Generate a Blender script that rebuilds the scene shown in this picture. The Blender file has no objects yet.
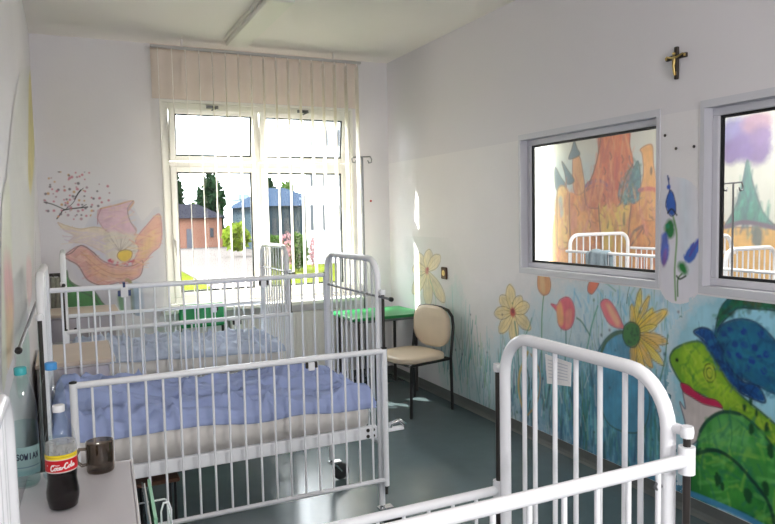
import bpy, math, random
import numpy as np
from mathutils import Vector, noise as mnoise

sc = bpy.context.scene
COL = sc.collection
random.seed(7)
rng = np.random.default_rng(11)

# ------------------------------------------------------------------ camera
F, CX, CY, HC = 680.0, 387.5, 262.0, 1.561
YAW, PITCH, ROLL = math.radians(25.2), math.radians(3.99), math.radians(-1.12)
FW = np.array([math.sin(YAW) * math.cos(PITCH), math.cos(YAW) * math.cos(PITCH), -math.sin(PITCH)])
RT = np.array([math.cos(YAW), -math.sin(YAW), 0.0])
UP = np.cross(RT, FW)
RT, UP = math.cos(ROLL) * RT + math.sin(ROLL) * UP, -math.sin(ROLL) * RT + math.cos(ROLL) * UP
CAM = np.array([0.0, 0.0, HC])


def ray(p):
    return FW + RT * ((p[0] - CX) / F) - UP * ((p[1] - CY) / F)


def onx(p, x):
    d = ray(p); return CAM + d * (x / d[0])


def ony(p, y):
    d = ray(p); return CAM + d * (y / d[1])


def onz(p, z):
    d = ray(p); return CAM + d * ((z - HC) / d[2])


cam_data = bpy.data.cameras.new('camera')
cam = bpy.data.objects.new('camera', cam_data); COL.objects.link(cam)
cam.location = (0, 0, HC)   # eye height of a standing adult
from mathutils import Matrix
cam.rotation_euler = Matrix([[RT[i], UP[i], -FW[i]] for i in range(3)]).to_euler()
cam_data.sensor_width = 36.0
cam_data.sensor_fit = 'HORIZONTAL'
cam_data.lens = F * 36.0 / 775.0
cam_data.clip_start = 0.02
cam_data.clip_end = 500
sc.camera = cam

# ------------------------------------------------------------------ room measures
H = 3.0
XL, XR, YB, YF = -0.19, 2.84, 5.97, -1.6
WT = 0.12
X2, Y2 = 4.98, 6.25            # neighbouring room: far wall, back wall


# ------------------------------------------------------------------ materials
def lin(c):
    return tuple(((v / 255.0) / 12.92 if v / 255.0 <= 0.04045 else ((v / 255.0 + 0.055) / 1.055) ** 2.4) for v in c)


def mat(name, rgb, rough=0.5, metal=0.0, bump=0.0, bscale=40.0, var=0.0, vscale=6.0, spec=0.5, coat=0.0, trans=0.0):
    m = bpy.data.materials.new(name); m.use_nodes = True
    nt = m.node_tree; b = nt.nodes['Principled BSDF']
    col = (*lin(rgb), 1)
    b.inputs['Base Color'].default_value = col
    b.inputs['Roughness'].default_value = rough
    b.inputs['Metallic'].default_value = metal
    b.inputs['Specular IOR Level'].default_value = spec
    b.inputs['Coat Weight'].default_value = coat
    tc = nt.nodes.new('ShaderNodeTexCoord')
    if var > 0:
        n = nt.nodes.new('ShaderNodeTexNoise'); n.inputs['Scale'].default_value = vscale
        n.inputs['Detail'].default_value = 4
        r = nt.nodes.new('ShaderNodeValToRGB')
        r.color_ramp.elements[0].position = 0.3; r.color_ramp.elements[1].position = 0.7
        r.color_ramp.elements[0].color = (*[v * (1 - var) for v in col[:3]], 1)
        r.color_ramp.elements[1].color = (*[min(1, v * (1 + var)) for v in col[:3]], 1)
        nt.links.new(tc.outputs['Object'], n.inputs['Vector'])
        nt.links.new(n.outputs['Fac'], r.inputs['Fac'])
        nt.links.new(r.outputs['Color'], b.inputs['Base Color'])
    if bump > 0:
        n2 = nt.nodes.new('ShaderNodeTexNoise'); n2.inputs['Scale'].default_value = bscale
        n2.inputs['Detail'].default_value = 3
        bp = nt.nodes.new('ShaderNodeBump'); bp.inputs['Strength'].default_value = bump
        bp.inputs['Distance'].default_value = 0.01
        nt.links.new(tc.outputs['Object'], n2.inputs['Vector'])
        nt.links.new(n2.outputs['Fac'], bp.inputs['Height'])
        nt.links.new(bp.outputs['Normal'], b.inputs['Normal'])
    if trans > 0:
        out = nt.nodes['Material Output']
        t = nt.nodes.new('ShaderNodeBsdfTranslucent'); t.inputs['Color'].default_value = col
        mx = nt.nodes.new('ShaderNodeMixShader'); mx.inputs['Fac'].default_value = trans
        nt.links.new(b.outputs['BSDF'], mx.inputs[1]); nt.links.new(t.outputs['BSDF'], mx.inputs[2])
        nt.links.new(mx.outputs['Shader'], out.inputs['Surface'])
    return m


def clear(name, tint, gloss=0.08, rough=0.02, fres=1.35):
    m = bpy.data.materials.new(name); m.use_nodes = True
    nt = m.node_tree; nt.nodes.clear()
    out = nt.nodes.new('ShaderNodeOutputMaterial')
    t = nt.nodes.new('ShaderNodeBsdfTransparent'); t.inputs['Color'].default_value = (*tint, 1)
    g = nt.nodes.new('ShaderNodeBsdfGlossy'); g.inputs['Roughness'].default_value = rough
    f = nt.nodes.new('ShaderNodeFresnel'); f.inputs['IOR'].default_value = fres
    mth = nt.nodes.new('ShaderNodeMath'); mth.operation = 'MULTIPLY_ADD'
    mth.inputs[1].default_value = 0.9; mth.inputs[2].default_value = gloss * 0.3
    mx = nt.nodes.new('ShaderNodeMixShader')
    geo = nt.nodes.new('ShaderNodeNewGeometry')          # only the outer face of a pane mirrors
    inv = nt.nodes.new('ShaderNodeMath'); inv.operation = 'SUBTRACT'; inv.inputs[0].default_value = 1.0
    mul = nt.nodes.new('ShaderNodeMath'); mul.operation = 'MULTIPLY'
    nt.links.new(geo.outputs['Backfacing'], inv.inputs[1])
    nt.links.new(f.outputs['Fac'], mth.inputs[0]); nt.links.new(mth.outputs['Value'], mul.inputs[0])
    nt.links.new(inv.outputs['Value'], mul.inputs[1]); nt.links.new(mul.outputs['Value'], mx.inputs['Fac'])
    nt.links.new(t.outputs['BSDF'], mx.inputs[1]); nt.links.new(g.outputs['BSDF'], mx.inputs[2])
    nt.links.new(mx.outputs['Shader'], out.inputs['Surface'])
    return m


def painted(name, rough=0.55):
    m = bpy.data.materials.new(name); m.use_nodes = True
    nt = m.node_tree; b = nt.nodes['Principled BSDF']
    a = nt.nodes.new('ShaderNodeVertexColor'); a.layer_name = 'Col'
    nt.links.new(a.outputs['Color'], b.inputs['Base Color'])
    b.inputs['Roughness'].default_value = rough
    b.inputs['Specular IOR Level'].default_value = 0.3
    return m


WALLC = (232, 229, 232)


def wall_mat(name, rgb, upper=None, zsplit=2.05):
    m = mat(name, rgb, 0.55, bump=0.08, bscale=60, var=0.025, vscale=1.5, spec=0.3)
    if upper:
        nt = m.node_tree; b = nt.nodes['Principled BSDF']
        src = b.inputs['Base Color'].links[0].from_socket
        geo = nt.nodes.new('ShaderNodeNewGeometry'); sep = nt.nodes.new('ShaderNodeSeparateXYZ')
        gt = nt.nodes.new('ShaderNodeMath'); gt.operation = 'GREATER_THAN'; gt.inputs[1].default_value = zsplit
        mx = nt.nodes.new('ShaderNodeMixRGB'); mx.inputs['Color2'].default_value = (*lin(upper), 1)
        nt.links.new(geo.outputs['Position'], sep.inputs[0]); nt.links.new(sep.outputs['Z'], gt.inputs[0])
        nt.links.new(gt.outputs[0], mx.inputs['Fac']); nt.links.new(src, mx.inputs['Color1'])
        nt.links.new(mx.outputs['Color'], b.inputs['Base Color'])
    return m


M = {
    'wall': wall_mat('wall_paint', WALLC),
    'wallr': wall_mat('wall_paint_two_tone', WALLC, (224, 221, 226)),
    'ceil': mat('ceiling_paint', (240, 235, 230), 0.8, bump=0.05, var=0.02, vscale=1.0, spec=0.2),
    'floor': mat('vinyl_floor', (84, 98, 102), 0.2, var=0.05, vscale=9, bump=0.015, bscale=5, spec=0.45),
    'base': mat('cove_base', (92, 96, 95), 0.4, var=0.08),
    'white': mat('white_enamel', (246, 248, 252), 0.25, spec=0.5, var=0.015, vscale=9),
    'ifr': mat('pale_grey_frame', (206, 206, 214), 0.4, var=0.015, vscale=5),
    'wfr': mat('white_plastic_frame', (240, 238, 232), 0.35, var=0.015, vscale=5),
    'gasket': mat('black_gasket', (22, 24, 28), 0.5),
    'dark': mat('dark_steel', (62, 58, 56), 0.35, metal=0.4, var=0.1),
    'black': mat('black_plastic', (18, 18, 20), 0.4),
    'blackm': mat('black_painted_steel', (20, 20, 22), 0.35, spec=0.5),
    'chrome': mat('chrome', (200, 202, 205), 0.18, metal=1.0),
    'steel': mat('brushed_steel', (128, 130, 134), 0.35, metal=0.85),
    'rubber': mat('grey_rubber', (48, 50, 52), 0.6, var=0.1),
    'mattress': mat('mattress_cover', (240, 235, 230), 0.75, bump=0.3, bscale=14, var=0.04),
    'blue': mat('blue_sheet', (166, 180, 222), 0.8, bump=0.25, bscale=30, var=0.06, vscale=5, spec=0.2),
    'blue_lit': mat('window_lit_blue_sheet', (196, 206, 226), 0.8, bump=0.25, bscale=30, var=0.06, vscale=5, spec=0.2),  # lighter copy of the blue sheet, window light put into its colour
    'greyblue': mat('grey_blue_blanket', (150, 168, 178), 0.9, bump=0.6, bscale=25, var=0.1),
    'lilac': mat('pale_laminate', (206, 202, 206), 0.35, var=0.02, vscale=4),
    'lamedge': mat('white_laminate', (228, 226, 226), 0.4),
    'beige': mat('beige_laminate', (212, 196, 180), 0.45, var=0.03),
    'greytop': mat('grey_drawer_front', (190, 184, 192), 0.5, var=0.02),
    'green': mat('green_laminate', (34, 140, 74), 0.3, var=0.05),
    'greenpad': mat('green_vinyl', (28, 150, 84), 0.4, var=0.1),
    'chairpad': mat('beige_vinyl', (208, 192, 170), 0.42, bump=0.06, bscale=60, var=0.05),
    'wood': mat('dark_wood', (88, 58, 42), 0.5, var=0.25, vscale=12),
    'cross': mat('cross_wood', (54, 44, 36), 0.45, var=0.2, vscale=30),
    'brass': mat('brass', (196, 172, 110), 0.35, metal=0.8),
    'sheer': mat('sheer_fabric', (250, 248, 240), 0.9, trans=0.7),
    'blindrail': mat('grey_rail', (190, 188, 188), 0.4),
    'vane': mat('blind_fabric', (250, 246, 240), 0.8, trans=0.5, bump=0.1, bscale=80),
    'beigewall': mat('beige_lintel_paint', (232, 219, 210), 0.7, var=0.03),
    'paper': mat('paper', (240, 240, 238), 0.7),
    'paperline': mat('faint_print', (205, 208, 214), 0.7),
    'greenfolder': mat('pale_green_card', (150, 208, 172), 0.5),
    'sleeve': clear('clear_sleeve', (0.82, 0.9, 0.95), 0.4),
    'glass': clear('window_glass', (0.97, 0.985, 0.98), 0.05),
    'pet': clear('clear_bottle', (0.94, 0.96, 0.96), 0.06, 0.08, 1.22),
    'petteal': clear('teal_bottle', (0.90, 0.955, 0.95), 0.1, 0.08, 1.25),
    'water': clear('teal_water', (0.86, 0.94, 0.935), 0.05, 0.05, 1.1),
    'waterclear': clear('clear_water', (0.86, 0.93, 0.95), 0.1, 0.02, 1.2),
    'coke': mat('cola', (16, 6, 6), 0.25, spec=0.3),
    'foam': mat('cola_bubbles', (226, 222, 218), 0.6, bump=0.5, bscale=180, var=0.15, vscale=150),
    'smoke': clear('smoked_glass', (0.56, 0.50, 0.44), 0.2, 0.06, 1.4),
    'capteal': mat('teal_cap', (60, 170, 175), 0.4),
    'capblue': mat('blue_cap', (70, 150, 215), 0.4),
    'capwhite': mat('white_cap', (235, 236, 238), 0.35),
    'clipblue': mat('dark_blue_plastic', (50, 70, 120), 0.4),
    'towel': mat('grey_towel', (150, 150, 138), 0.9, bump=0.7, bscale=40, var=0.15, vscale=20),
    'lampm': mat('lamp_housing', (230, 228, 220), 0.5),
    'diff': mat('lamp_diffuser', (232, 230, 222), 0.35),
    'paint': painted('mural_paint', 0.55),
    'label': painted('printed_label', 0.35),
    'grass': mat('lawn', (66, 72, 22), 0.9, var=0.25, vscale=0.6, spec=0.0),
    'drive': mat('pale_paving', (78, 74, 72), 0.9, var=0.06, vscale=0.5, spec=0.0),
    'hwall': mat('pink_render', (108, 78, 66), 0.8, var=0.05, vscale=1, spec=0.0),
    'hroof': mat('grey_roofing', (28, 28, 33), 0.8, var=0.1, vscale=1, spec=0.0),
    'broof': mat('blue_grey_roofing', (38, 47, 60), 0.7, var=0.1, vscale=1, spec=0.0),
    'bwall': mat('slate_grey_render', (44, 54, 60), 0.8, var=0.08, vscale=1, spec=0.0),
    'wing': mat('white_render', (140, 139, 138), 0.8, var=0.02, vscale=1, spec=0.0),
    'wpane': mat('grey_window_pane', (30, 34, 40), 0.5),
    'hdoor': mat('grey_door', (54, 56, 64), 0.6),
    'tower': mat('pale_blue_cladding', (84, 100, 114), 0.6, var=0.08, vscale=0.4),
    'leaf1': mat('dark_leaves', (26, 42, 26), 0.8, var=0.4, vscale=0.9, trans=0.25, spec=0.0),
    'leaf2': mat('mid_green_leaves', (52, 72, 30), 0.8, var=0.35, vscale=0.9, trans=0.25, spec=0.0),
    'leaf3': mat('yellow_green_leaves', (92, 108, 34), 0.8, var=0.3, vscale=0.9, trans=0.25, spec=0.0),
    'petal': mat('pink_petals', (118, 84, 86), 0.7, var=0.2, vscale=3, spec=0.0),
    'bark': mat('bark', (84, 66, 52), 0.9, var=0.2),
    'red': mat('red_plastic', (190, 40, 40), 0.5),
}


_nt = M['foam'].node_tree; _o = _nt.nodes['Material Output']; _b = _nt.nodes['Principled BSDF']
_t = _nt.nodes.new('ShaderNodeBsdfTransparent'); _m = _nt.nodes.new('ShaderNodeMixShader'); _m.inputs['Fac'].default_value = .32
_nt.links.new(_t.outputs['BSDF'], _m.inputs[1]); _nt.links.new(_b.outputs['BSDF'], _m.inputs[2]); _nt.links.new(_m.outputs['Shader'], _o.inputs['Surface'])


# ------------------------------------------------------------------ mesh builder
class MB:
    def __init__(s):
        s.v, s.f, s.sm = [], [], []

    def add(s, verts, faces, smooth=False):
        o = len(s.v)
        s.v += [tuple(map(float, p)) for p in verts]
        for f in faces:
            s.f.append([i + o for i in f]); s.sm.append(smooth)
        return s

    def box(s, a, b, bev=0.0):
        x0, y0, z0 = [min(a[i], b[i]) for i in range(3)]; x1, y1, z1 = [max(a[i], b[i]) for i in range(3)]
        if bev <= 0:
            v = [(x0, y0, z0), (x1, y0, z0), (x1, y1, z0), (x0, y1, z0), (x0, y0, z1), (x1, y0, z1), (x1, y1, z1), (x0, y1, z1)]
            return s.add(v, [(3, 2, 1, 0), (4, 5, 6, 7), (0, 1, 5, 4), (1, 2, 6, 5), (2, 3, 7, 6), (3, 0, 4, 7)])
        e = bev
        rings = []
        for z, i in ((z0, e), (z0 + e, 0), (z1 - e, 0), (z1, e)):
            k = e if i == 0 else e * 1.6
            rings.append([(x0 + k, y0 + i, z), (x1 - k, y0 + i, z), (x1 - i, y0 + k, z), (x1 - i, y1 - k, z),
                          (x1 - k, y1 - i, z), (x0 + k, y1 - i, z), (x0 + i, y1 - k, z), (x0 + i, y0 + k, z)])
        return s.loft(rings, caps=True, smooth=False)

    def loft(s, rings, caps=True, smooth=True, closed=True):
        n = len(rings[0]); v = [p for r in rings for p in r]; f = []
        for i in range(len(rings) - 1):
            for j in range(n if closed else n - 1):
                k = (j + 1) % n
                f.append((i * n + j, i * n + k, (i + 1) * n + k, (i + 1) * n + j))
        s.add(v, f, smooth)
        if caps:
            s.add(rings[0], [tuple(range(n - 1, -1, -1))]); s.add(rings[-1], [tuple(range(n))])
        return s

    def tube(s, pts, r, n=10, caps=True):
        P = [Vector(p) for p in pts]
        rs = r if isinstance(r, (list, tuple)) else [r] * len(P)
        t0 = (P[1] - P[0]).normalized()
        ref = Vector((0, 0, 1)) if abs(t0.z) < 0.9 else Vector((1, 0, 0))
        nrm = t0.cross(ref).normalized()
        rings = []
        for i, p in enumerate(P):
            if i == 0: t = P[1] - P[0]
            elif i == len(P) - 1: t = P[-1] - P[-2]
            else: t = (P[i + 1] - P[i]).normalized() + (P[i] - P[i - 1]).normalized()
            t.normalize()
            nrm = (nrm - t * nrm.dot(t)).normalized()
            bn = t.cross(nrm)
            k = 1.0
            if 0 < i < len(P) - 1:
                c = max(0.5, t.dot((P[i + 1] - P[i]).normalized())); k = 1.0 / c
            rings.append([p + (nrm * math.cos(a) + bn * math.sin(a)) * rs[i] * (k if True else 1) for a in [2 * math.pi * j / n for j in range(n)]])
        return s.loft(rings, caps)

    def lathe(s, prof, c, n=24, axis='z', caps=True):
        rings = []
        for r, h in prof:
            ring = []
            for j in range(n):
                a = 2 * math.pi * j / n
                if axis == 'z': ring.append((c[0] + r * math.cos(a), c[1] + r * math.sin(a), c[2] + h))
                elif axis == 'y': ring.append((c[0] + r * math.cos(a), c[1] - h, c[2] + r * math.sin(a)))
                else: ring.append((c[0] + h, c[1] + r * math.cos(a), c[2] + r * math.sin(a)))
            rings.append(ring)
        return s.loft(rings, caps)

    def ball(s, c, r, n=10, sz=(1, 1, 1)):
        prof = []
        rings = []
        for i in range(n // 2 + 1):
            th = -math.pi / 2 + math.pi * i / (n // 2)
            rr = max(0.0005, r * math.cos(th))
            rings.append([(c[0] + rr * math.cos(2 * math.pi * j / n) * sz[0], c[1] + rr * math.sin(2 * math.pi * j / n) * sz[1], c[2] + r * math.sin(th) * sz[2]) for j in range(n)])
        return s.loft(rings, True)

    def prism(s, poly, vec, smooth=False):
        n = len(poly); v2 = [tuple(np.array(p) + np.array(vec)) for p in poly]
        return s.add(list(poly) + v2, [tuple(range(n - 1, -1, -1)), tuple(range(n, 2 * n))] + [(i, (i + 1) % n, n + (i + 1) % n, n + i) for i in range(n)], smooth)

    def build(s, name, m, parent=None, org=None):
        me = bpy.data.meshes.new(name)
        if org is None: org = (0, 0, 0)
        me.from_pydata([(x - org[0], y - org[1], z - org[2]) for x, y, z in s.v], [], s.f)
        me.polygons.foreach_set('use_smooth', s.sm)
        import bmesh
        bm = bmesh.new(); bm.from_mesh(me)
        bmesh.ops.recalc_face_normals(bm, faces=bm.faces)
        bm.to_mesh(me); bm.free()
        me.update()
        me.materials.append(m)
        o = bpy.data.objects.new(name, me); COL.objects.link(o)
        if parent is not None: o.parent = parent
        return o


def tag(o, label=None, cat=None, group=None, kind=None):
    if label: o['label'] = label
    if cat: o['category'] = cat
    if group: o['group'] = group
    if kind: o['kind'] = kind
    return o


class Thing:
    """an Empty at the base; parts are given in world coordinates"""
    def __init__(s, name, loc, label, cat, group=None):
        s.o = bpy.data.objects.new(name, None); COL.objects.link(s.o)
        s.o.empty_display_size = 0.05
        s.o.location = loc; s.loc = loc
        tag(s.o, label, cat, group)

    def part(s, name, mb, m, under=None, label=None):
        p = mb.build(name, m, under or s.o, s.loc)
        if label: p['label'] = label
        return p


def solo(name, mb, m, loc, label, cat, group=None):
    o = mb.build(name, m, None, loc); o.location = loc
    return tag(o, label, cat, group)


def struct(name, mb, m, parent=None):
    o = mb.build(name, m, parent)
    if parent is None: o['kind'] = 'structure'
    return o


def arc(c, r, a0, a1, n, ax1, ax2):
    c, ax1, ax2 = np.array(c, float), np.array(ax1, float), np.array(ax2, float)
    return [tuple(c + ax1 * r * math.cos(a0 + (a1 - a0) * i / n) + ax2 * r * math.sin(a0 + (a1 - a0) * i / n)) for i in range(n + 1)]


# ------------------------------------------------------------------ paint canvas (paint on a wall, per-vertex colours)
def vnoise(nu, nv, cell, r):
    gu, gv = max(2, int(nu / cell) + 2), max(2, int(nv / cell) + 2)
    g = r.random((gv + 1, gu + 1))
    x = np.linspace(0, gu - 1.001, nu); y = np.linspace(0, gv - 1.001, nv)
    xi, yi = x.astype(int), y.astype(int); fx, fy = x - xi, y - yi
    fx = fx * fx * (3 - 2 * fx); fy = fy * fy * (3 - 2 * fy)
    a = g[np.ix_(yi, xi)]; b = g[np.ix_(yi, xi + 1)]; c = g[np.ix_(yi + 1, xi)]; d = g[np.ix_(yi + 1, xi + 1)]
    return (a * (1 - fx) + b * fx) * (1 - fy)[:, None] + (c * (1 - fx) + d * fx) * fy[:, None]


def spline(pts, closed, k=6):
    P = np.array(pts, float); n = len(P); out = []
    for i in range(n if closed else n - 1):
        if closed: p0, p1, p2, p3 = P[(i - 1) % n], P[i], P[(i + 1) % n], P[(i + 2) % n]
        else: p0, p1, p2, p3 = P[max(0, i - 1)], P[i], P[i + 1], P[min(n - 1, i + 2)]
        for j in range(k):
            t = j / k
            out.append(0.5 * ((2 * p1) + (-p0 + p2) * t + (2 * p0 - 5 * p1 + 4 * p2 - p3) * t * t + (-p0 + 3 * p1 - 3 * p2 + p3) * t ** 3))
    if not closed: out.append(P[-1])
    return np.array(out)


class Canvas:
    def __init__(s, plane, const, u0, u1, v0, v1, res, base=WALLC, seed=3):
        s.plane, s.const, s.res = plane, const, res
        s.nu, s.nv = int((u1 - u0) / res) + 1, int((v1 - v0) / res) + 1
        s.u = u0 + np.arange(s.nu) * res; s.v = v0 + np.arange(s.nv) * res
        s.c = np.ones((s.nv, s.nu, 3)) * np.array(lin(base)); s.a = np.zeros((s.nv, s.nu))
        r = np.random.default_rng(seed)
        s.n1 = vnoise(s.nu, s.nv, 0.12 / res, r); s.n2 = vnoise(s.nu, s.nv, 0.035 / res, r); s.n3 = vnoise(s.nu, s.nv, max(1.5, 0.012 / res), r)
        # brush noise, stretched vertically
        s.nb = vnoise(s.nu, max(4, s.nv // 8), max(1.5, 0.012 / res), r)[np.minimum(np.arange(s.nv) // 8, max(4, s.nv // 8) - 1)]

    def cv(s, pts):
        out = []
        for p in pts:
            if s.plane == 'x': w = onx(p, s.const); out.append((w[1], w[2]))
            elif s.plane == 'y': w = ony(p, s.const); out.append((w[0], w[2]))
            else: out.append(p)
        return np.array(out)

    def win(s, P, pad):
        i0 = max(0, int((P[:, 0].min() - pad - s.u[0]) / s.res)); i1 = min(s.nu, int((P[:, 0].max() + pad - s.u[0]) / s.res) + 2)
        j0 = max(0, int((P[:, 1].min() - pad - s.v[0]) / s.res)); j1 = min(s.nv, int((P[:, 1].max() + pad - s.v[0]) / s.res) + 2)
        if i1 <= i0 or j1 <= j0: return None
        U, V = np.meshgrid(s.u[i0:i1], s.v[j0:j1])
        return (slice(j0, j1), slice(i0, i1)), U, V

    @staticmethod
    def dist(U, V, L, closed):
        d = np.full(U.shape, 1e9); tt = np.zeros(U.shape)
        n = len(L)
        for i in range(n if closed else n - 1):
            a, b = L[i], L[(i + 1) % n]; ab = b - a; q = ab @ ab + 1e-12
            t = np.clip(((U - a[0]) * ab[0] + (V - a[1]) * ab[1]) / q, 0, 1)
            e = np.hypot(U - a[0] - ab[0] * t, V - a[1] - ab[1] * t)
            m = e < d; d[m] = e[m]; tt[m] = ((i + t) / max(1, n - 1))[m]
        return d, tt

    def put(s, sl, mask, rgb, var=0.15, lift=True):
        col = np.array(lin(rgb))
        if var > 0:
            k = 1 + var * 2 * ((s.n1[sl] * .4 + s.n2[sl] * .35 + s.nb[sl] * .25) - 0.5)
            cc = col[None, None, :] * k[..., None]
        else:
            cc = np.ones(mask.shape + (3,)) * col
        s.c[sl] = s.c[sl] * (1 - mask[..., None]) + cc * mask[..., None]
        if lift: s.a[sl] = np.maximum(s.a[sl], mask)

    def poly(s, pts, rgb, alpha=1.0, soft=0.006, smooth=True, var=0.2, rag=0.0, raw=False, line=None, lw=0.006, la=0.8, lift=True):
        P = np.array(pts, float) if raw else s.cv(pts)
        L = spline(P, True) if smooth else P
        w = s.win(L, soft * 2 + rag)
        if w is None: return
        sl, U, V = w
        ins = np.zeros(U.shape, bool); n = len(L)
        for i in range(n):
            a, b = L[i], L[(i + 1) % n]
            if a[1] == b[1]: continue
            c = ((a[1] > V) != (b[1] > V)) & (U < (b[0] - a[0]) * (V - a[1]) / (b[1] - a[1]) + a[0])
            ins ^= c
        d, _ = s.dist(U, V, L, True)
        sd = np.where(ins, d, -d) + rag * 2 * (s.n2[sl] * .6 + s.n3[sl] * .4 - 0.5)
        m = np.clip(sd / soft * 0.5 + 0.5, 0, 1) * alpha
        s.put(sl, m, rgb, var, lift)
        if line: s.line(np.vstack([L, L[:1]]), line, lw, la, raw=True, smooth=False)

    def line(s, pts, rgb, w=0.006, alpha=1.0, raw=False, smooth=True, taper=0.0, var=0.1, soft=0.5, lift=True):
        P = np.array(pts, float) if raw else s.cv(pts)
        L = spline(P, False, 5) if smooth and len(P) > 2 else P
        wn = s.win(L, w * 1.5 + s.res)
        if wn is None: return
        sl, U, V = wn
        d, t = s.dist(U, V, L, False)
        ww = w * 0.5 * (1 - taper * t)
        m = np.clip((ww - d) / (ww * soft + s.res * 0.6) + 0.5, 0, 1) * alpha
        s.put(sl, m, rgb, var, lift)

    def dot(s, p, r, rgb, alpha=1.0, ry=None, raw=False, rag=0.2, ang=0.0):
        c = np.array(p) if raw else s.cv([p])[0]
        ry = ry or r
        pts = [(c[0] + r * math.cos(a) * math.cos(ang) - ry * math.sin(a) * math.sin(ang), c[1] + r * math.cos(a) * math.sin(ang) + ry * math.sin(a) * math.cos(ang)) for a in np.linspace(0, 2 * math.pi, 9)[:-1]]
        s.poly(pts, rgb, alpha, soft=max(s.res, r * 0.3), raw=True, rag=r * rag)

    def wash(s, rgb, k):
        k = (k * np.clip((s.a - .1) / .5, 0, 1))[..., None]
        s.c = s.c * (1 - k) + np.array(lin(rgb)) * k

    def scumble(s, pts, cols, n, ln, w, alpha=.5, ang=(0, 6.28), seed=1, raw=False):
        """short brush strokes inside an outline"""
        L = spline(np.array(pts, float) if raw else s.cv(pts), True, 4)
        r = np.random.default_rng(seed); lo, hi = L.min(0), L.max(0); k = 0; tries = 0
        while k < n and tries < n * 20:
            tries += 1
            q = lo + (hi - lo) * r.random(2); ins = False
            for i in range(len(L)):
                a, b = L[i], L[(i + 1) % len(L)]
                if (a[1] > q[1]) != (b[1] > q[1]) and q[0] < (b[0] - a[0]) * (q[1] - a[1]) / (b[1] - a[1]) + a[0]: ins = not ins
            if not ins: continue
            k += 1; t = ang[0] + (ang[1] - ang[0]) * r.random(); l = ln * (.5 + r.random()) * .5
            d = np.array([math.cos(t), math.sin(t)]) * l; e = np.array([-d[1], d[0]]) * .3 * (r.random() - .5)
            s.line([q - d, q + e, q + d], cols[int(r.integers(len(cols)))], w * (.6 + .8 * r.random()), alpha * (.6 + .6 * r.random()), raw=True, taper=.4, soft=.8)

    def mesh(s, name, offset, thr=0.5, fn=None, mat_=None):
        keep = (s.a[:-1, :-1] + s.a[1:, :-1] + s.a[:-1, 1:] + s.a[1:, 1:]) / 4 >= thr
        jj, ii = np.nonzero(keep)
        idx = np.arange(s.nu * s.nv).reshape(s.nv, s.nu)
        q = np.stack([idx[jj, ii], idx[jj, ii + 1], idx[jj + 1, ii + 1], idx[jj + 1, ii]], 1)
        used, inv = np.unique(q, return_inverse=True); q = inv.reshape(q.shape)
        U, V = np.meshgrid(s.u, s.v); U = U.ravel()[used]; V = V.ravel()[used]
        if fn: co = fn(U, V)
        elif s.plane == 'x': co = np.stack([np.full(U.shape, s.const + offset), U, V], 1)
        else: co = np.stack([U, np.full(U.shape, s.const + offset), V], 1)
        org = co.mean(0)
        if offset > 0 and s.plane == 'x': q = q          # +x normal
        elif s.plane == 'x': q = q[:, ::-1]
        me = bpy.data.meshes.new(name)
        me.vertices.add(len(co)); me.vertices.foreach_set('co', (co - org).astype(np.float32).ravel())
        me.loops.add(q.size); me.loops.foreach_set('vertex_index', q.astype(np.int32).ravel())
        me.polygons.add(len(q)); me.polygons.foreach_set('loop_start', np.arange(0, q.size, 4, dtype=np.int32))
        me.update(calc_edges=True)
        at = me.color_attributes.new('Col', 'FLOAT_COLOR', 'POINT')
        cc = np.ones((len(used), 4), np.float32); cc[:, :3] = np.clip(s.c.reshape(-1, 3)[used], 0, 1)
        at.data.foreach_set('color', cc.ravel())
        me.polygons.foreach_set('use_smooth', np.ones(len(q), bool))
        me.materials.append(mat_ or M['paint'])
        o = bpy.data.objects.new(name, me); COL.objects.link(o); o.location = org
        return o


# ================================================================== SETTING
struct('floor', MB().box((XL - .1, YF, -0.1), (XR + WT, YB + .15, 0)), M['floor'])
struct('ceiling', MB().box((XL - .1, YF, H), (X2 + .1, Y2 + .1, H + 0.1)), M['ceil'])
struct('wall_left', MB().box((XL - .1, YF, 0), (XL, YB + .15, H)), M['wall'])
struct('wall_front', MB().box((XL - .1, YF - .1, 0), (X2 + .1, YF, H)), M['wall'])
# right wall with two openings
W1 = (2.655, 3.865); W2 = (1.17, 2.38); WZ = (1.165, 2.06)
wr = MB()
for a, b, z0, z1 in ((YF, W2[0], 0, H), (W2[0], W2[1], 0, WZ[0]), (W2[0], W2[1], WZ[1], H), (W2[1], W1[0], 0, H), (W1[0], W1[1], 0, WZ[0]), (W1[0], W1[1], WZ[1], H), (W1[1], YB + .15, 0, H)):
    wr.box((XR, a, z0), (XR + WT, b, z1))
struct('wall_right', wr, M['wallr'])
# back wall with the big window opening
BX0, BX1, BZ0, BZ1 = 0.745, 2.475, 0.80, 2.553
wb = MB()
for a, b, z0, z1 in ((XL, BX0, 0, H), (BX1, XR, 0, H), (BX0, BX1, 0, BZ0), (BX0, BX1, BZ1, H)):
    wb.box((a, YB, z0), (b, YB + .15, z1))
struct('wall_back', wb, M['wall'])
struct('trim_1', MB().box((0.69, YB - 0.012, BZ1 + 0.005), (2.52, YB, H - 0.001)), M['beigewall'])
# cove bases
def cove(name, pts, nrm):
    mb = MB(); nrm = np.array(nrm, float)
    prof = [(0.0, 0.08), (0.006, 0.08), (0.006, 0.03), (0.012, 0.012), (0.03, 0.004), (0.0, 0.0005)]
    rings = [[(p[0] + nrm[0] * d, p[1] + nrm[1] * d, z) for d, z in prof] for p in pts]
    mb.loft(rings, True, False); struct(name, mb, M['base'])
cove('baseboard_right', [(XR, YF), (XR, YB)], (-1, 0))
cove('baseboard_back', [(XL, YB), (XR, YB)], (0, -1))
cove('baseboard_left', [(XL, YF), (XL, YB)], (1, 0))
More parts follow.
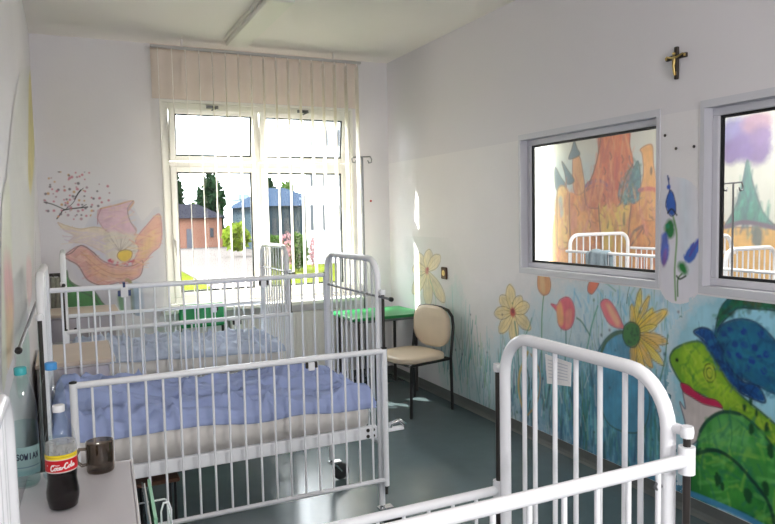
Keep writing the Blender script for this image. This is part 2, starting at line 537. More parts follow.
# neighbouring room
struct('wall_partition', MB().box((X2, YF, 0), (X2 + .1, Y2 + .1, H)), M['wall'])
struct('floor_neighbour', MB().box((XR + WT, YF, -0.1), (X2, Y2 + .1, 0)), M['floor'])
wn = MB()
NX0, NX1 = 4.74, 4.975
for a, b, z0, z1 in ((XR + WT, NX0, 0, H), (NX1, X2, 0, H), (NX0, NX1, 0, .5), (NX0, NX1, 2.7, H)):
    wn.box((a, Y2, z0), (b, Y2 + .12, z1))
wn.box((XR + 0.001, YB + .15, 0), (XR + WT, Y2 + .12, H))
struct('wall_neighbour', wn, M['wall'])
w4 = MB()
for a, b, z0, z1 in ((NX0, NX0 + .02, .5, 2.7), (NX1 - .02, NX1, .5, 2.7), (NX0 + .02, NX1 - .02, .5, .54), (NX0 + .02, NX1 - .02, 2.66, 2.7)):
    w4.box((a, Y2 + .03, z0), (b, Y2 + .09, z1))
o = struct('window_4', w4, M['wfr'])
struct('window_pane', MB().box((NX0 + .02, Y2 + .055, .54), (NX1 - .02, Y2 + .06, 2.66)), M['glass'], o)


# interior windows (frame set back in the wall, white reveal, black gasket)
def int_window(name, y0, y1):
    z0, z1 = WZ
    fr = MB(); g = MB(); d = 0.05; fw = 0.038
    x0 = XR - 0.006; x1 = XR + d + 0.04
    # lining boards of the reveal
    fr.box((x0, y0 - .012, z0 - .025), (x1, y1 + .012, z0 + .012)); fr.box((x0, y0 - .012, z1 - .012), (x1, y1 + .012, z1 + .025))
    fr.box((x0, y0 - .012, z0 + .012), (x1, y0 + .012, z1 - .012)); fr.box((x0, y1 - .012, z0 + .012), (x1, y1 + .012, z1 - .012))
    a0, a1, b0, b1 = y0 + .012, y1 - .012, z0 + .012, z1 - .012
    xf0, xf1 = XR + d, XR + d + .04
    for p, q in (((xf0, a0, b0), (xf1, a1, b0 + fw)), ((xf0, a0, b1 - fw), (xf1, a1, b1)), ((xf0, a0, b0 + fw), (xf1, a0 + fw, b1 - fw)), ((xf0, a1 - fw, b0 + fw), (xf1, a1, b1 - fw))):
        fr.box(p, q, .004)
    o = struct(name, fr, M['ifr'])
    a0 += fw; a1 -= fw; b0 += fw; b1 -= fw; k = .014
    for p, q in (((a0, b0), (a1, b0 + k)), ((a0, b1 - k), (a1, b1)), ((a0, b0 + k), (a0 + k, b1 - k)), ((a1 - k, b0 + k), (a1, b1 - k))):
        g.box((xf0 + .012, p[0], p[1]), (xf0 + .026, q[0], q[1]))
    struct('gasket', g, M['gasket'], o)
    struct('window_pane', MB().box((xf0 + .017, a0 + k, b0 + k), (xf0 + .021, a1 - k, b1 - k)), M['glass'], o)
int_window('window_2', *W1)
int_window('window_3', *W2)


# ---- big window in the back wall
def big_window():
    y0, y1 = YB + .03, YB + .10
    fr = MB(); fw = 0.05
    mx0, mx1 = 1.551, 1.588                  # mullion
    # reveal lining, white
    fr.box((BX0, YB - .006, BZ0), (BX0 + .02, YB + .15, BZ1)); fr.box((BX1 - .02, YB - .006, BZ0), (BX1, YB + .15, BZ1)); fr.box((BX0 + .02, YB - .006, BZ1 - .02), (BX1 - .02, YB + .15, BZ1))
    a0, a1, b0, b1 = BX0 + .02, BX1 - .02, BZ0 + .035, BZ1 - .02
    fr.box((a0, y0, b0), (a0 + fw, y1, b1), .004); fr.box((a1 - fw, y0, b0), (a1, y1, b1), .004)
    fr.box((a0 + fw, y0, b0), (a1 - fw, y1, b0 + fw), .004); fr.box((a0 + fw, y0, b1 - fw), (a1 - fw, y1, b1), .004)
    fr.box((mx0, y0, b0 + fw), (mx1, y1, b1 - fw), .004)
    tz0, tz1 = 2.0, 2.045                 # transom
    fr.box((a0 + fw, y0, tz0), (mx0, y1, tz1), .004); fr.box((mx1, y0, tz0), (a1 - fw, y1, tz1), .004)
    o = struct('window_1', fr, M['wfr'])
    for k, (sx0, sx1) in enumerate(((a0 + fw, mx0), (mx1, a1 - fw))):
        # lower casement
        s = MB(); sw = .045; z0, z1 = b0 + fw, tz0
        q0, q1 = y0 - .012, y0 + .05
        s.box((sx0, q0, z0), (sx0 + sw, q1, z1), .004); s.box((sx1 - sw, q0, z0), (sx1, q1, z1), .004)
        s.box((sx0 + sw, q0, z0), (sx1 - sw, q1, z0 + sw), .004); s.box((sx0 + sw, q0, z1 - sw), (sx1 - sw, q1, z1), .004)
        f = struct('sash', s, M['wfr'], o)
        g = MB(); gk = .013
        for p, q in (((sx0 + sw, z0 + sw), (sx0 + sw + gk, z1 - sw)), ((sx1 - sw - gk, z0 + sw), (sx1 - sw, z1 - sw)), ((sx0 + sw, z0 + sw), (sx1 - sw, z0 + sw + gk)), ((sx0 + sw, z1 - sw - gk), (sx1 - sw, z1 - sw))):
            g.box((p[0], q0 + .015, p[1]), (q[0], q0 + .03, q[1]))
        struct('gasket', g, M['gasket'], f)
        struct('window_pane', MB().box((sx0 + sw + gk, q0 + .02, z0 + sw + gk), (sx1 - sw - gk, q0 + .024, z1 - sw - gk)), M['glass'], f)
        # upper hopper tilted inwards about its bottom edge
        z0, z1 = tz1, b1 - fw
        ang = math.radians(8)
        def T(mb):
            c, sn = math.cos(ang), math.sin(ang)
            mb.v = [(x, q0 + (y - q0) * c - (z - z0) * sn, z0 + (z - z0) * c + (y - q0) * sn) for x, y, z in mb.v]
            return mb
        s = MB()
        s.box((sx0, q0, z0), (sx0 + sw, q1, z1), .004); s.box((sx1 - sw, q0, z0), (sx1, q1, z1), .004)
        s.box((sx0 + sw, q0, z0), (sx1 - sw, q1, z0 + sw), .004); s.box((sx0 + sw, q0, z1 - sw), (sx1 - sw, q1, z1), .004)
        f = struct('hopper_sash', T(s), M['wfr'], o)
        g = MB()
        for p, q in (((sx0 + sw, z0 + sw), (sx0 + sw + gk, z1 - sw)), ((sx1 - sw - gk, z0 + sw), (sx1 - sw, z1 - sw)), ((sx0 + sw, z0 + sw), (sx1 - sw, z0 + sw + gk)), ((sx0 + sw, z1 - sw - gk), (sx1 - sw, z1 - sw))):
            g.box((p[0], q0 + .015, p[1]), (q[0], q0 + .03, q[1]))
        struct('gasket', T(g), M['gasket'], f)
        struct('window_pane', T(MB().box((sx0 + sw + gk, q0 + .02, z0 + sw + gk), (sx1 - sw - gk, q0 + .024, z1 - sw - gk))), M['glass'], f)
        # opening stay at the top
        st = MB(); xm = (sx0 + sx1) / 2
        st.box((xm - .05, y0 - .02, b1 - .035), (xm + .05, y0, b1 - .01)); st.tube([(xm, y0 - .02, b1 - .02), (xm + .03, y0 - .06, b1 - .035), (xm - .02, y0 - .075, b1 - .06)], .006, 6)
        struct('opening_stay', st, M['steel'], o)
    h = MB(); hx = BX0 + .02 + fw + .02
    h.box((hx - .012, y0 - .022, 1.33), (hx + .012, y0 - .010, 1.40), .003); h.tube([(hx, y0 - .02, 1.37), (hx, y0 - .05, 1.37), (hx, y0 - .052, 1.25)], .008, 8)
    struct('window_handle', h, M['wfr'], o)
    sl = MB(); sl.box((BX0 - .06, YB - .17, BZ0 - .03), (BX1 + .005, YB, BZ0 + .005), .006); sl.box((BX0 + .001, YB, BZ0 + .0005), (BX1 - .001, YB + .15, BZ0 + .03))
    struct('window_sill', sl, M['wfr'], o)
big_window()

# ================================================================== MURALS
def px(o, s, pts, k):       # crop coordinates -> photo pixels
    return [(o[0] + a / k, o[1] + b / k) for a, b in pts]

# --- pink flower on the back wall
c = Canvas('y', YB, -0.185, 0.735, 0.70, 2.0, 0.005, seed=5)
O = (35, 160); K = 3.275
A = lambda pts: px(O, 0, pts, K)
# faint wash round the flower
c.poly(A([(150, 250), (200, 170), (300, 130), (350, 200), (412, 170), (414, 500), (330, 500), (250, 500), (150, 420), (95, 330)]), (214, 214, 226), .8, .05, var=.08)
c.poly(A([(75, 205), (100, 214), (150, 226), (200, 220), (245, 240), (250, 310), (205, 292), (160, 272), (112, 268), (130, 248), (95, 228)]), (238, 222, 196), .95, .01, line=(206, 176, 130), lw=.008, rag=.006)
c.poly(A([(115, 262), (150, 240), (220, 240), (240, 300), (180, 282)]), (226, 210, 224), .7, .03)
c.poly(A([(205, 182), (214, 160), (260, 150), (322, 134), (304, 165), (311, 200), (332, 232), (300, 262), (240, 237), (212, 206)]), (228, 190, 204), .95, .01, line=(196, 140, 130), lw=.007, rag=.006)
c.line(A([(214, 160), (262, 148), (322, 134), (306, 165)]), (220, 172, 120), .012, .7)
c.poly(A([(240, 236), (300, 240), (345, 250), (335, 300), (300, 335), (250, 332), (228, 300)]), (230, 220, 208), .95, .02)
c.poly(A([(330, 262), (365, 215), (408, 178), (412, 270), (382, 305), (345, 345), (318, 345), (340, 292)]), (232, 178, 158), .95, .01, line=(206, 130, 140), lw=.008, rag=.006)
c.poly(A([(350, 285), (385, 232), (398, 250), (372, 300), (348, 325)]), (238, 200, 140), .75, .02)
c.poly(A([(98, 312), (150, 280), (188, 300), (222, 330), (270, 346), (320, 346), (352, 330), (348, 372), (322, 392), (270, 402), (220, 411), (172, 392), (142, 346), (112, 328)]), (224, 164, 158), .95, .01, line=(140, 84, 92), lw=.008, rag=.006)
c.poly(A([(160, 300), (200, 330), (260, 365), (330, 362), (320, 380), (240, 392), (190, 370)]), (234, 186, 140), .7, .02)
for q in ([(150, 300), (200, 345), (260, 375), (330, 372)], [(165, 330), (215, 372), (270, 388), (320, 385)], [(180, 300), (230, 345), (290, 358)]):
    c.line(A(q), (186, 118, 112), .006, .7)
for i in range(26):
    a = 2.2 + 2.4 * rng.random() - 1.6; r = 30 + 55 * rng.random()
    c.line(A([(290 + 12 * math.cos(a + 1.4), 312 - 12 * math.sin(a)), (290 - r * math.cos(a), 312 - r * math.sin(a) * .95)]), (176, 158, 150), .004, .55)
for i in range(24):
    t = rng.random(); c.dot(A([(238 + 90 * t + 6 * rng.random(), 322 + 16 * math.sin(t * 3.1) + 8 * rng.random())])[0], .009, (204, 52, 96), .9)
c.poly(A([(270, 318), (276, 300), (300, 294), (318, 302), (312, 325), (290, 334)]), (240, 206, 60), 1, .008, line=(150, 90, 40), lw=.006)
c.poly(A([(104, 366), (112, 392), (140, 412), (188, 425), (216, 462), (232, 492), (104, 494)]), (38, 150, 60), 1, .008, line=(24, 80, 44), lw=.008, rag=.003)
c.line(A([(112, 400), (150, 430), (190, 450), (222, 490)]), (20, 92, 40), .012, .8)
c.line(A([(300, 392), (312, 402), (318, 440), (322, 500)]), (132, 130, 60), .03, .9)
c.poly(A([(318, 410), (345, 415), (352, 500), (322, 500)]), (120, 160, 198), .7, .02)
c.poly(A([(270, 440), (285, 430), (292, 490), (278, 492)]), (40, 140, 70), .8, .01)
for q, cols, n in (([(98, 312), (150, 280), (222, 330), (352, 330), (322, 392), (220, 411), (142, 346)], [(236, 186, 150), (206, 130, 130), (240, 208, 190), (214, 150, 110)], 70),
                  ([(205, 182), (260, 150), (322, 134), (311, 200), (300, 262), (212, 206)], [(236, 206, 214), (214, 170, 190), (240, 214, 190)], 40),
                  ([(75, 205), (150, 226), (245, 240), (250, 310), (112, 268)], [(244, 232, 206), (226, 206, 190), (222, 206, 226)], 50),
                  ([(330, 262), (408, 178), (412, 270), (345, 345)], [(240, 206, 150), (222, 150, 140), (238, 190, 170)], 40)):
    c.scumble(A(q), cols, n, .09, .012, .5, (-.6, .6), seed=n)
c.line(A([(98, 312), (120, 304), (150, 280), (188, 300), (200, 312)]), (90, 60, 66), .007, .8)
c.line(A([(110, 328), (142, 346), (172, 392), (215, 412)]), (120, 76, 76), .006, .7)
c.line(A([(205, 210), (206, 185), (216, 160)]), (170, 90, 110), .008, .7); c.line(A([(322, 134), (303, 160), (312, 200), (330, 230)]), (120, 120, 120), .006, .6)
c.wash((214, 208, 204), .18)
o = c.mesh('flower_mural', -.0016, .35)
tag(o, 'huge pale pink flower with yellow centre painted on the wall beside the window', 'mural')
# --- blossom branch
c = Canvas('y', YB, -0.185, 0.40, 1.45, 1.95, 0.004, seed=8)
c.poly(A([(20, 30), (130, 20), (250, 45), (248, 150), (180, 205), (60, 205), (18, 150)]), WALLC, 1, .004, var=.0)
for q, w in (([(72, 192), (85, 175), (98, 163), (172, 154)], .012), ([(30, 138), (60, 146), (98, 163)], .009), ([(98, 163), (125, 140), (140, 112), (158, 92)], .006), ([(130, 128), (142, 108), (150, 98)], .012), ([(150, 156), (168, 146)], .006)):
    c.line(A(q), (30, 26, 30), w * .8, .95)
for i in range(120):
    x, y = 28 + 220 * rng.random(), 34 + 165 * rng.random()
    if (x - 135) ** 2 / 118 ** 2 + (y - 115) ** 2 / 92 ** 2 > 1: continue
    c.dot(A([(x, y)])[0], .005 + .006 * rng.random(), [(206, 130, 146), (186, 150, 160), (120, 110, 118), (210, 168, 120)][int(rng.integers(4))], .9)
o = c.mesh('blossom_mural', -.0012, .5)
tag(o, 'painted black twig with scattered small pink blossom dots above the big pink flower', 'mural')

# --- meadow on the right wall
c = Canvas('x', XR, 1.95, 5.93, 0.082, 1.36, 0.006, seed=21)
c.poly([(418, 398), (430, 330), (405, 250), (425, 225), (450, 250), (480, 290), (520, 285), (560, 275), (620, 284), (700, 290), (702, 520), (640, 490), (520, 430)], (228, 226, 228), .9, .09, var=.03, rag=.05)
c.poly([(470, 410), (490, 345), (540, 300), (600, 285), (660, 288), (705, 292), (715, 520), (600, 470)], (186, 214, 226), .75, .12, var=.12, rag=.08)
c.poly([(575, 292), (660, 286), (700, 300), (700, 420), (620, 330)], (170, 214, 234), .6, .1, var=.15, rag=.06)
c.poly([(520, 420), (530, 372), (570, 352), (640, 372), (690, 380), (700, 520), (600, 470)], (70, 140, 172), .7, .12, var=.3, rag=.1)
c.poly([(560, 440), (575, 385), (640, 390), (690, 420), (700, 515), (620, 478)], (36, 116, 156), .75, .10, var=.35, rag=.08)
c.poly([(445, 395), (440, 330), (455, 280), (470, 330), (480, 400)], (176, 208, 206), .5, .06, var=.15, rag=.05)
# vertical grass strokes
for i in range(330):
    x = 432 + (705 - 432) * rng.random() ** .8
    yb = 384 + (x - 440) * .444 - 2
    y1 = yb - (6 + 40 * rng.random()) - (x - 432) * .02 * rng.random()
    hgt = 14 + (20 + (x - 432) * .16) * rng.random()
    y0 = y1 - hgt; dx = (rng.random() - .5) * 8
    col = [(96, 184, 190), (120, 196, 200), (60, 150, 170), (110, 176, 120), (40, 120, 150), (150, 206, 210), (44, 110, 90)][int(rng.integers(7))]
    c.line([(x, y1), (x + dx * .5, (y0 + y1) / 2), (x + dx, y0)], col, .006 + .012 * rng.random(), .35 + .4 * rng.random(), taper=.6)
for i in range(70):
    x = 570 + 125 * rng.random(); y0 = 350 + (x - 570) * .1 + 60 * rng.random()
    c.line([(x, y0), (x + 3 * (rng.random() - .5), y0 + 30 + 40 * rng.random())], [(20, 90, 130), (60, 170, 190), (30, 110, 80), (110, 200, 215), (24, 70, 110)][int(rng.integers(5))], .012 + .014 * rng.random(), .45, taper=.4)
for i in range(60):
    x = 590 + 115 * rng.random(); y0 = 288 + 60 * rng.random()
    c.line([(x, y0), (x + 5 * (rng.random() - .3), y0 + 12 + 12 * rng.random())], [(90, 170, 190), (120, 170, 140), (220, 232, 240), (70, 150, 150)][int(rng.integers(4))], .007, .6, taper=.4)
for x0, y0, x1, y1, cl in ((462, 392, 452, 285, (110, 190, 186)), (470, 398, 466, 300, (150, 206, 204)), (456, 380, 446, 300, (120, 196, 200)), (480, 402, 470, 310, (96, 170, 176))):
    c.line([(x0, y0), ((x0 + x1) / 2 - 2, (y0 + y1) / 2), (x1, y1)], cl, .02, .55, taper=.7)


def petalf(cx, cy, ang, ln, wd, rgb, edge, kx=.72, a=.9):
    ca, sa = math.cos(ang), math.sin(ang)
    pts = []
    for t, w in ((0, .15), (.3, .75), (.6, 1), (.85, .7), (1, 0), (.85, -.7), (.6, -1), (.3, -.75), (0, -.15)):
        u, v = t * ln, w * wd * .5
        pts.append((cx + (u * ca - v * sa) * kx, cy - (u * sa + v * ca)))
    edge = tuple(int(v * .68) for v in edge)
    c.poly(pts, rgb, a * .95, .010, line=edge, lw=.005, la=.8, rag=.012, var=.35)
    for v0 in (-.2, .15):
        c.line([(cx + (t * ln * ca - v0 * wd * k_ * sa) * kx, cy - (t * ln * sa + v0 * wd * k_ * ca)) for t, k_ in ((.12, .4), (.5, 1), (.85, .5))], edge, .005, .5, taper=.6)
c.scumble([(560, 370), (600, 345), (650, 360), (700, 380), (705, 500), (620, 470), (560, 430)], [(40, 110, 150), (110, 184, 206), (30, 90, 120), (60, 140, 110), (150, 206, 220)], 260, .10, .016, .4, (1.2, 1.95), seed=4)
c.scumble([(470, 400), (490, 340), (560, 300), (700, 292), (700, 370), (560, 440)], [(206, 222, 230), (120, 180, 196), (150, 200, 200), (226, 230, 232), (110, 170, 150)], 320, .09, .012, .4, (1.1, 2.0), seed=6)
c.scumble([(500, 420), (520, 372), (575, 356), (640, 378), (700, 390), (705, 515), (620, 475)], [(24, 84, 120), (40, 120, 150), (20, 70, 80), (34, 100, 70)], 150, .13, .022, .6, (1.3, 1.85), seed=14)
c.scumble([(440, 390), (452, 330), (480, 320), (500, 420)], [(90, 176, 180), (60, 150, 150), (120, 190, 170)], 40, .13, .014, .6, (1.35, 1.8), seed=15)
c.scumble([(560, 300), (640, 292), (700, 300), (700, 340), (600, 340)], [(110, 190, 220), (230, 236, 240), (80, 160, 200)], 60, .07, .016, .5, (.6, 2.2), seed=16)
c.scumble([(560, 300), (640, 292), (700, 300), (700, 420), (560, 400)], [(40, 90, 60), (50, 120, 90)], 30, .11, .007, .8, (1.2, 1.9), seed=17)
# pale far flower by the table
for ang, ln in ((2.3, 24), (1.4, 22), (.7, 24), (-.9, 40), (-1.5, 36), (-2.3, 30), (3.0, 20)):
    petalf(427, 271, ang, ln, 13, (234, 216, 176), (214, 190, 140), a=.75)
c.dot((427, 271), .03, (206, 128, 120), .8)
c.dot((428, 269), .018, (186, 90, 96), .8)
c.line([(430, 280), (436, 300), (434, 330), (440, 372)], (150, 196, 180), .012, .6)
# yellow flower with red heart
for ang, ln in ((2.4, 24), (1.75, 28), (.9, 20), (-.6, 30), (-1.5, 32), (-2.3, 28), (3.2, 26), (.3, 24)):
    petalf(513, 312, ang, ln, 13, (238, 214, 150), (196, 150, 84))
c.dot((513, 312), .034, (200, 70, 54), 1); c.dot((513, 311), .018, (150, 40, 40), 1)
c.line([(515, 322), (518, 350), (521, 400)], (70, 140, 120), .014, .8)
c.line([(518, 350), (528, 330), (532, 318)], (90, 150, 120), .010, .7)
# orange bud, pink tulip, small drooping bud, long pink bud
c.line([(544, 294), (542, 320), (542, 372)], (84, 150, 110), .012, .85)
c.poly([(538, 276), (541, 273), (548, 274), (551, 284), (549, 293), (543, 295), (538, 288)], (224, 160, 110), 1, .006, line=(160, 96, 60), lw=.006)
c.poly([(540, 276), (544, 275), (545, 292), (541, 290)], (236, 196, 140), .8, .01)
c.line([(566, 326), (566, 350), (563, 390)], (60, 130, 130), .014, .8)
c.poly([(551, 304), (557, 305), (560, 300), (567, 297), (573, 302), (575, 314), (572, 326), (565, 330), (559, 325), (557, 312)], (226, 104, 120), 1, .008, line=(176, 60, 90), lw=.006, rag=.004)
c.poly([(557, 308), (561, 302), (564, 318), (562, 326), (558, 322)], (240, 180, 120), .85, .01)
c.poly([(566, 312), (572, 310), (571, 324), (566, 328)], (234, 150, 130), .8, .01)
c.poly([(588, 291), (589, 283), (594, 280), (599, 282), (597, 288), (592, 294)], (222, 120, 90), 1, .006, line=(150, 80, 60), lw=.006)
c.line([(598, 281), (606, 283), (616, 291)], (110, 170, 150), .008, .8)
c.line([(598, 306), (592, 325), (588, 345), (584, 362)], (84, 160, 140), .012, .8)
c.line([(590, 335), (582, 322), (577, 318)], (50, 120, 100), .012, .8)
c.poly([(601, 306), (603, 300), (609, 300), (616, 309), (622, 322), (624, 328), (617, 328), (608, 322)], (228, 120, 130), 1, .006, line=(170, 84, 100), lw=.006)
c.poly([(606, 305), (611, 306), (620, 322), (616, 325)], (242, 190, 150), .8, .012)
# big turquoise and yellow flower
c.poly([(598, 362), (602, 345), (613, 333), (625, 332), (634, 345), (640, 368), (650, 400), (640, 432), (606, 420)], (66, 146, 184), .9, .02, line=(36, 84, 70), lw=.010, rag=.012, var=.4)
c.line([(599, 360), (606, 342), (618, 333), (628, 333)], (60, 96, 50), .022, .9)
for ang, ln, w in ((1.4, 46, 7), (1.12, 42, 7), (.85, 34, 8), (.55, 46, 12), (.3, 28, 8), (-.2, 42, 11), (-.5, 36, 9), (-.72, 48, 9), (-1.0, 40, 10), (-1.3, 44, 8), (-1.6, 34, 8), (1.65, 30, 6)):
    petalf(634, 334, ang, ln, w, [(240, 214, 70), (236, 196, 60), (226, 180, 70)][int(rng.integers(3))], (176, 140, 40), kx=.85)
c.poly([(623, 336), (625, 326), (632, 322), (639, 327), (640, 338), (635, 347), (627, 345)], (56, 120, 50), 1, .008, line=(24, 60, 30), lw=.008, rag=.006)
for i in range(18): c.dot((626 + 13 * rng.random(), 326 + 18 * rng.random()), .006, (30, 76, 34), .8)
c.line([(668, 335), (664, 365), (656, 395)], (60, 120, 90), .010, .8)
# yellow loop behind the cot
c.line([(528, 352), (520, 372), (519, 392), (524, 412)], (214, 180, 84), .022, .8); c.line([(531, 354), (540, 372), (538, 400), (528, 415)], (190, 150, 80), .014, .7)
for i in range(46): c.dot((430 + 270 * rng.random(), 300 + 140 * rng.random()), .006 + .004 * rng.random(), [(40, 70, 90), (60, 110, 60), (90, 60, 90)][int(rng.integers(3))], .75)
c.a[np.ix_(c.v > 1.132, c.u < 3.885)] = 0
c.wash((176, 190, 196), .08)
o = c.mesh('meadow_mural', -.0016, .12)
tag(o, 'painted meadow of yellow, pink and turquoise flowers below the first interior window', 'mural')

# --- thistles between the interior windows
c = Canvas('x', XR, 2.396, 2.638, 0.92, 1.80, 0.004, seed=31)
c.poly([(662, 185), (672, 176), (700, 195), (700, 292), (661, 292)], (224, 222, 232), .95, .03, var=.04)
c.poly([(680, 180), (690, 182), (692, 260), (682, 262)], (200, 220, 232), .45, .04)
c.line([(676, 300), (675, 270), (677, 235), (673, 215)], (120, 160, 110), .012, .9)
c.line([(678, 296), (678, 280), (682, 274)], (90, 130, 80), .010, .9)
c.poly([(666, 206), (668, 196), (671, 190), (675, 199), (676, 212), (671, 216)], (50, 96, 186), 1, .006, line=(24, 40, 90), lw=.006, rag=.008, var=.4)
c.line([(670, 192), (669, 182), (668, 176)], (44, 74, 140), .010, .9)
c.dot((669, 187), .012, (52, 90, 190), 1); c.dot((669, 179), .006, (40, 60, 120), 1)
c.line([(668, 213), (672, 209), (677, 215)], (40, 50, 60), .010, .9)
c.dot((670, 229), .034, (36, 120, 60), 1, .05); c.dot((668, 226), .014, (30, 150, 110), .7)
c.poly([(662, 236), (667, 233), (669, 244), (668, 258), (664, 266), (661, 258)], (76, 100, 190), .95, .008, var=.4, rag=.006)
c.poly([(664, 252), (667, 250), (666, 264), (663, 266)], (150, 90, 160), .7, .01)
c.poly([(684, 258), (689, 248), (697, 240), (702, 238), (699, 250), (692, 262)], (66, 104, 190), 1, .006, rag=.010, var=.4)
for q in ((702, 236), (699, 240), (694, 243)): c.line([(690, 256), q], (90, 80, 170), .008, .8)
c.dot((683, 268), .036, (34, 124, 56), 1, .024, ang=.9); c.line([(677, 276), (680, 279), (686, 276)], (24, 50, 30), .010, .9)
o = c.mesh('thistle_mural', -.002, .5)
tag(o, 'painted blue thistles on green stems between the two interior windows', 'mural')

# --- frog and turtle
c = Canvas('x', XR, 0.95, 2.62, 0.084, 1.13, 0.005, seed=41)
O = (655, 280); K = 2.15
A = lambda pts: px(O, 0, pts, K)
c.poly(A([(70, 60), (130, 20), (300, 0), (420, 60), (420, 640), (258, 560), (70, 470), (40, 330), (30, 150)]), (150, 202, 220), .95, .06, var=.2, rag=.03)
c.poly(A([(128, 120), (134, 88), (146, 52), (172, 33), (205, 27), (260, 32), (330, 40), (400, 90), (400, 330), (258, 300), (140, 150)]), (150, 206, 226), 1, .01, var=.2)
c.poly(A([(130, 118), (136, 80), (148, 52), (172, 33), (206, 26), (258, 29), (330, 44), (390, 96), (380, 118), (320, 84), (258, 66), (215, 62), (180, 60), (158, 78), (140, 98)]), (30, 104, 74), 1, .008, line=(16, 50, 50), lw=.010, rag=.006, var=.45)
c.dot(A([(212, 48)])[0], .045, (96, 70, 50), .6, .02)
c.dot(A([(160, 70)])[0], .03, (24, 120, 120), .6, .03)
c.poly(A([(134, 118), (146, 96), (185, 84), (222, 95), (262, 134), (310, 200), (310, 262), (258, 244), (215, 224), (176, 205), (146, 180), (132, 150)]), (28, 92, 130), 1, .008, line=(16, 52, 92), lw=.012, rag=.004, var=.3)
c.poly(A([(150, 120), (186, 98), (225, 130), (258, 180), (258, 220), (200, 190), (165, 165)]), (34, 130, 160), .5, .04)
for q in ((163, 105), (150, 118), (192, 112), (230, 118), (172, 138), (192, 140), (180, 162), (210, 172), (226, 168), (158, 160), (200, 190), (240, 160), (235, 195), (215, 145), (250, 215), (275, 190)):
    c.dot(A([q])[0], .017, (24, 54, 140), .9, .018, rag=.5)
c.poly(A([(84, 112), (100, 103), (118, 107), (132, 124), (146, 150), (160, 185), (190, 218), (222, 228), (238, 262), (212, 256), (182, 240), (152, 212), (132, 180), (118, 155), (106, 132)]), (22, 74, 138), 1, .008, line=(12, 36, 74), lw=.010, rag=.006, var=.4)
# frog head and back
c.poly(A([(34, 178), (38, 154), (58, 140), (92, 132), (114, 146), (136, 182), (160, 224), (190, 252), (230, 285), (300, 350), (360, 450), (400, 640), (258, 560), (150, 470), (90, 430), (96, 350), (140, 300), (140, 276), (104, 248), (62, 226)]), (112, 162, 44), 1, .008, line=(40, 84, 36), lw=.012, rag=.004, var=.25)
c.poly(A([(60, 150), (90, 142), (112, 160), (150, 215), (180, 260), (150, 262), (110, 236), (70, 210)]), (166, 206, 50), .7, .03, var=.2)
for r in ((.034, .046), (.018, .026)):
    cc = c.cv(A([(118, 200)]))[0]
    pts = [(cc[0] + r[0] * math.cos(t), cc[1] + r[1] * math.sin(t)) for t in np.linspace(0, 6.283, 14)]
    c.poly(pts[:-1], (190, 200, 66), 1, .006, raw=True, line=(70, 84, 24), lw=.008, rag=.004)
c.dot(A([(48, 172)])[0], .010, (20, 40, 10), 1)
for q, cols, n, w in (([(60, 150), (92, 140), (114, 160), (150, 215), (230, 295), (300, 370), (300, 440), (200, 300), (150, 262), (110, 236), (60, 215)], [(150, 196, 50), (96, 160, 44), (180, 206, 70), (60, 130, 50)], 120, .016),
                    ([(134, 118), (146, 96), (185, 84), (222, 95), (262, 134), (310, 200), (310, 262), (258, 244), (176, 205), (146, 180)], [(24, 84, 130), (40, 124, 160), (20, 66, 110), (36, 110, 130)], 110, .018),
                    ([(84, 112), (100, 103), (132, 124), (160, 185), (190, 218), (238, 262), (182, 240), (132, 180)], [(16, 50, 110), (30, 90, 150), (14, 40, 84)], 40, .014),
                    ([(136, 80), (172, 33), (258, 29), (390, 96), (320, 84), (215, 62), (158, 78)], [(20, 70, 60), (40, 120, 80), (60, 70, 50), (24, 100, 110)], 70, .018)):
    c.scumble(A(q), cols, n, .07, w, .45, seed=n)
c.poly(A([(60, 228), (84, 242), (108, 258), (142, 274), (146, 288), (112, 305), (94, 342), (74, 352), (64, 300), (54, 262), (66, 276)]), (206, 196, 194), 1, .008, line=(96, 90, 110), lw=.008)
c.poly(A([(56, 222), (72, 226), (86, 238), (108, 252), (132, 258), (146, 274), (128, 272), (104, 266), (80, 252), (62, 240)]), (190, 40, 84), 1, .006, line=(110, 16, 50), lw=.006)
# foreleg, belly and thigh
c.poly(A([(88, 372), (98, 325), (116, 300), (145, 284), (182, 288), (216, 312), (248, 350), (290, 420), (340, 560), (258, 540), (180, 500), (80, 462), (78, 410)]), (66, 146, 66), 1, .012, line=(22, 74, 60), lw=.014, var=.3, rag=.004)
c.poly(A([(110, 345), (135, 310), (175, 305), (210, 345), (170, 375), (130, 362)]), (120, 196, 120), .6, .05)
c.poly(A([(86, 374), (130, 366), (168, 386), (205, 425), (245, 480), (262, 548), (200, 505), (120, 478), (78, 460)]), (44, 124, 56), 1, .012, line=(16, 60, 50), lw=.018, var=.3)
c.poly(A([(150, 360), (176, 376), (212, 420), (240, 470), (222, 462), (190, 415)]), (24, 96, 84), .7, .02)
c.poly(A([(95, 405), (140, 395), (175, 430), (200, 480), (130, 462)]), (90, 180, 70), .5, .05)
c.scumble(A([(88, 372), (116, 300), (182, 288), (248, 350), (290, 420), (340, 560), (180, 500), (80, 462)]), [(60, 150, 60), (110, 190, 100), (40, 120, 60), (130, 190, 80), (36, 110, 90)], 170, .08, .02, .42, seed=9)
c.line(A([(88, 374), (130, 366), (168, 386), (205, 425), (245, 480), (262, 548)]), (14, 52, 46), .018, .8)
c.line(A([(98, 325), (116, 300), (145, 284), (182, 288)]), (18, 62, 56), .018, .7)
c.line(A([(160, 290), (166, 330), (162, 362)]), (60, 130, 84), .008, .6)
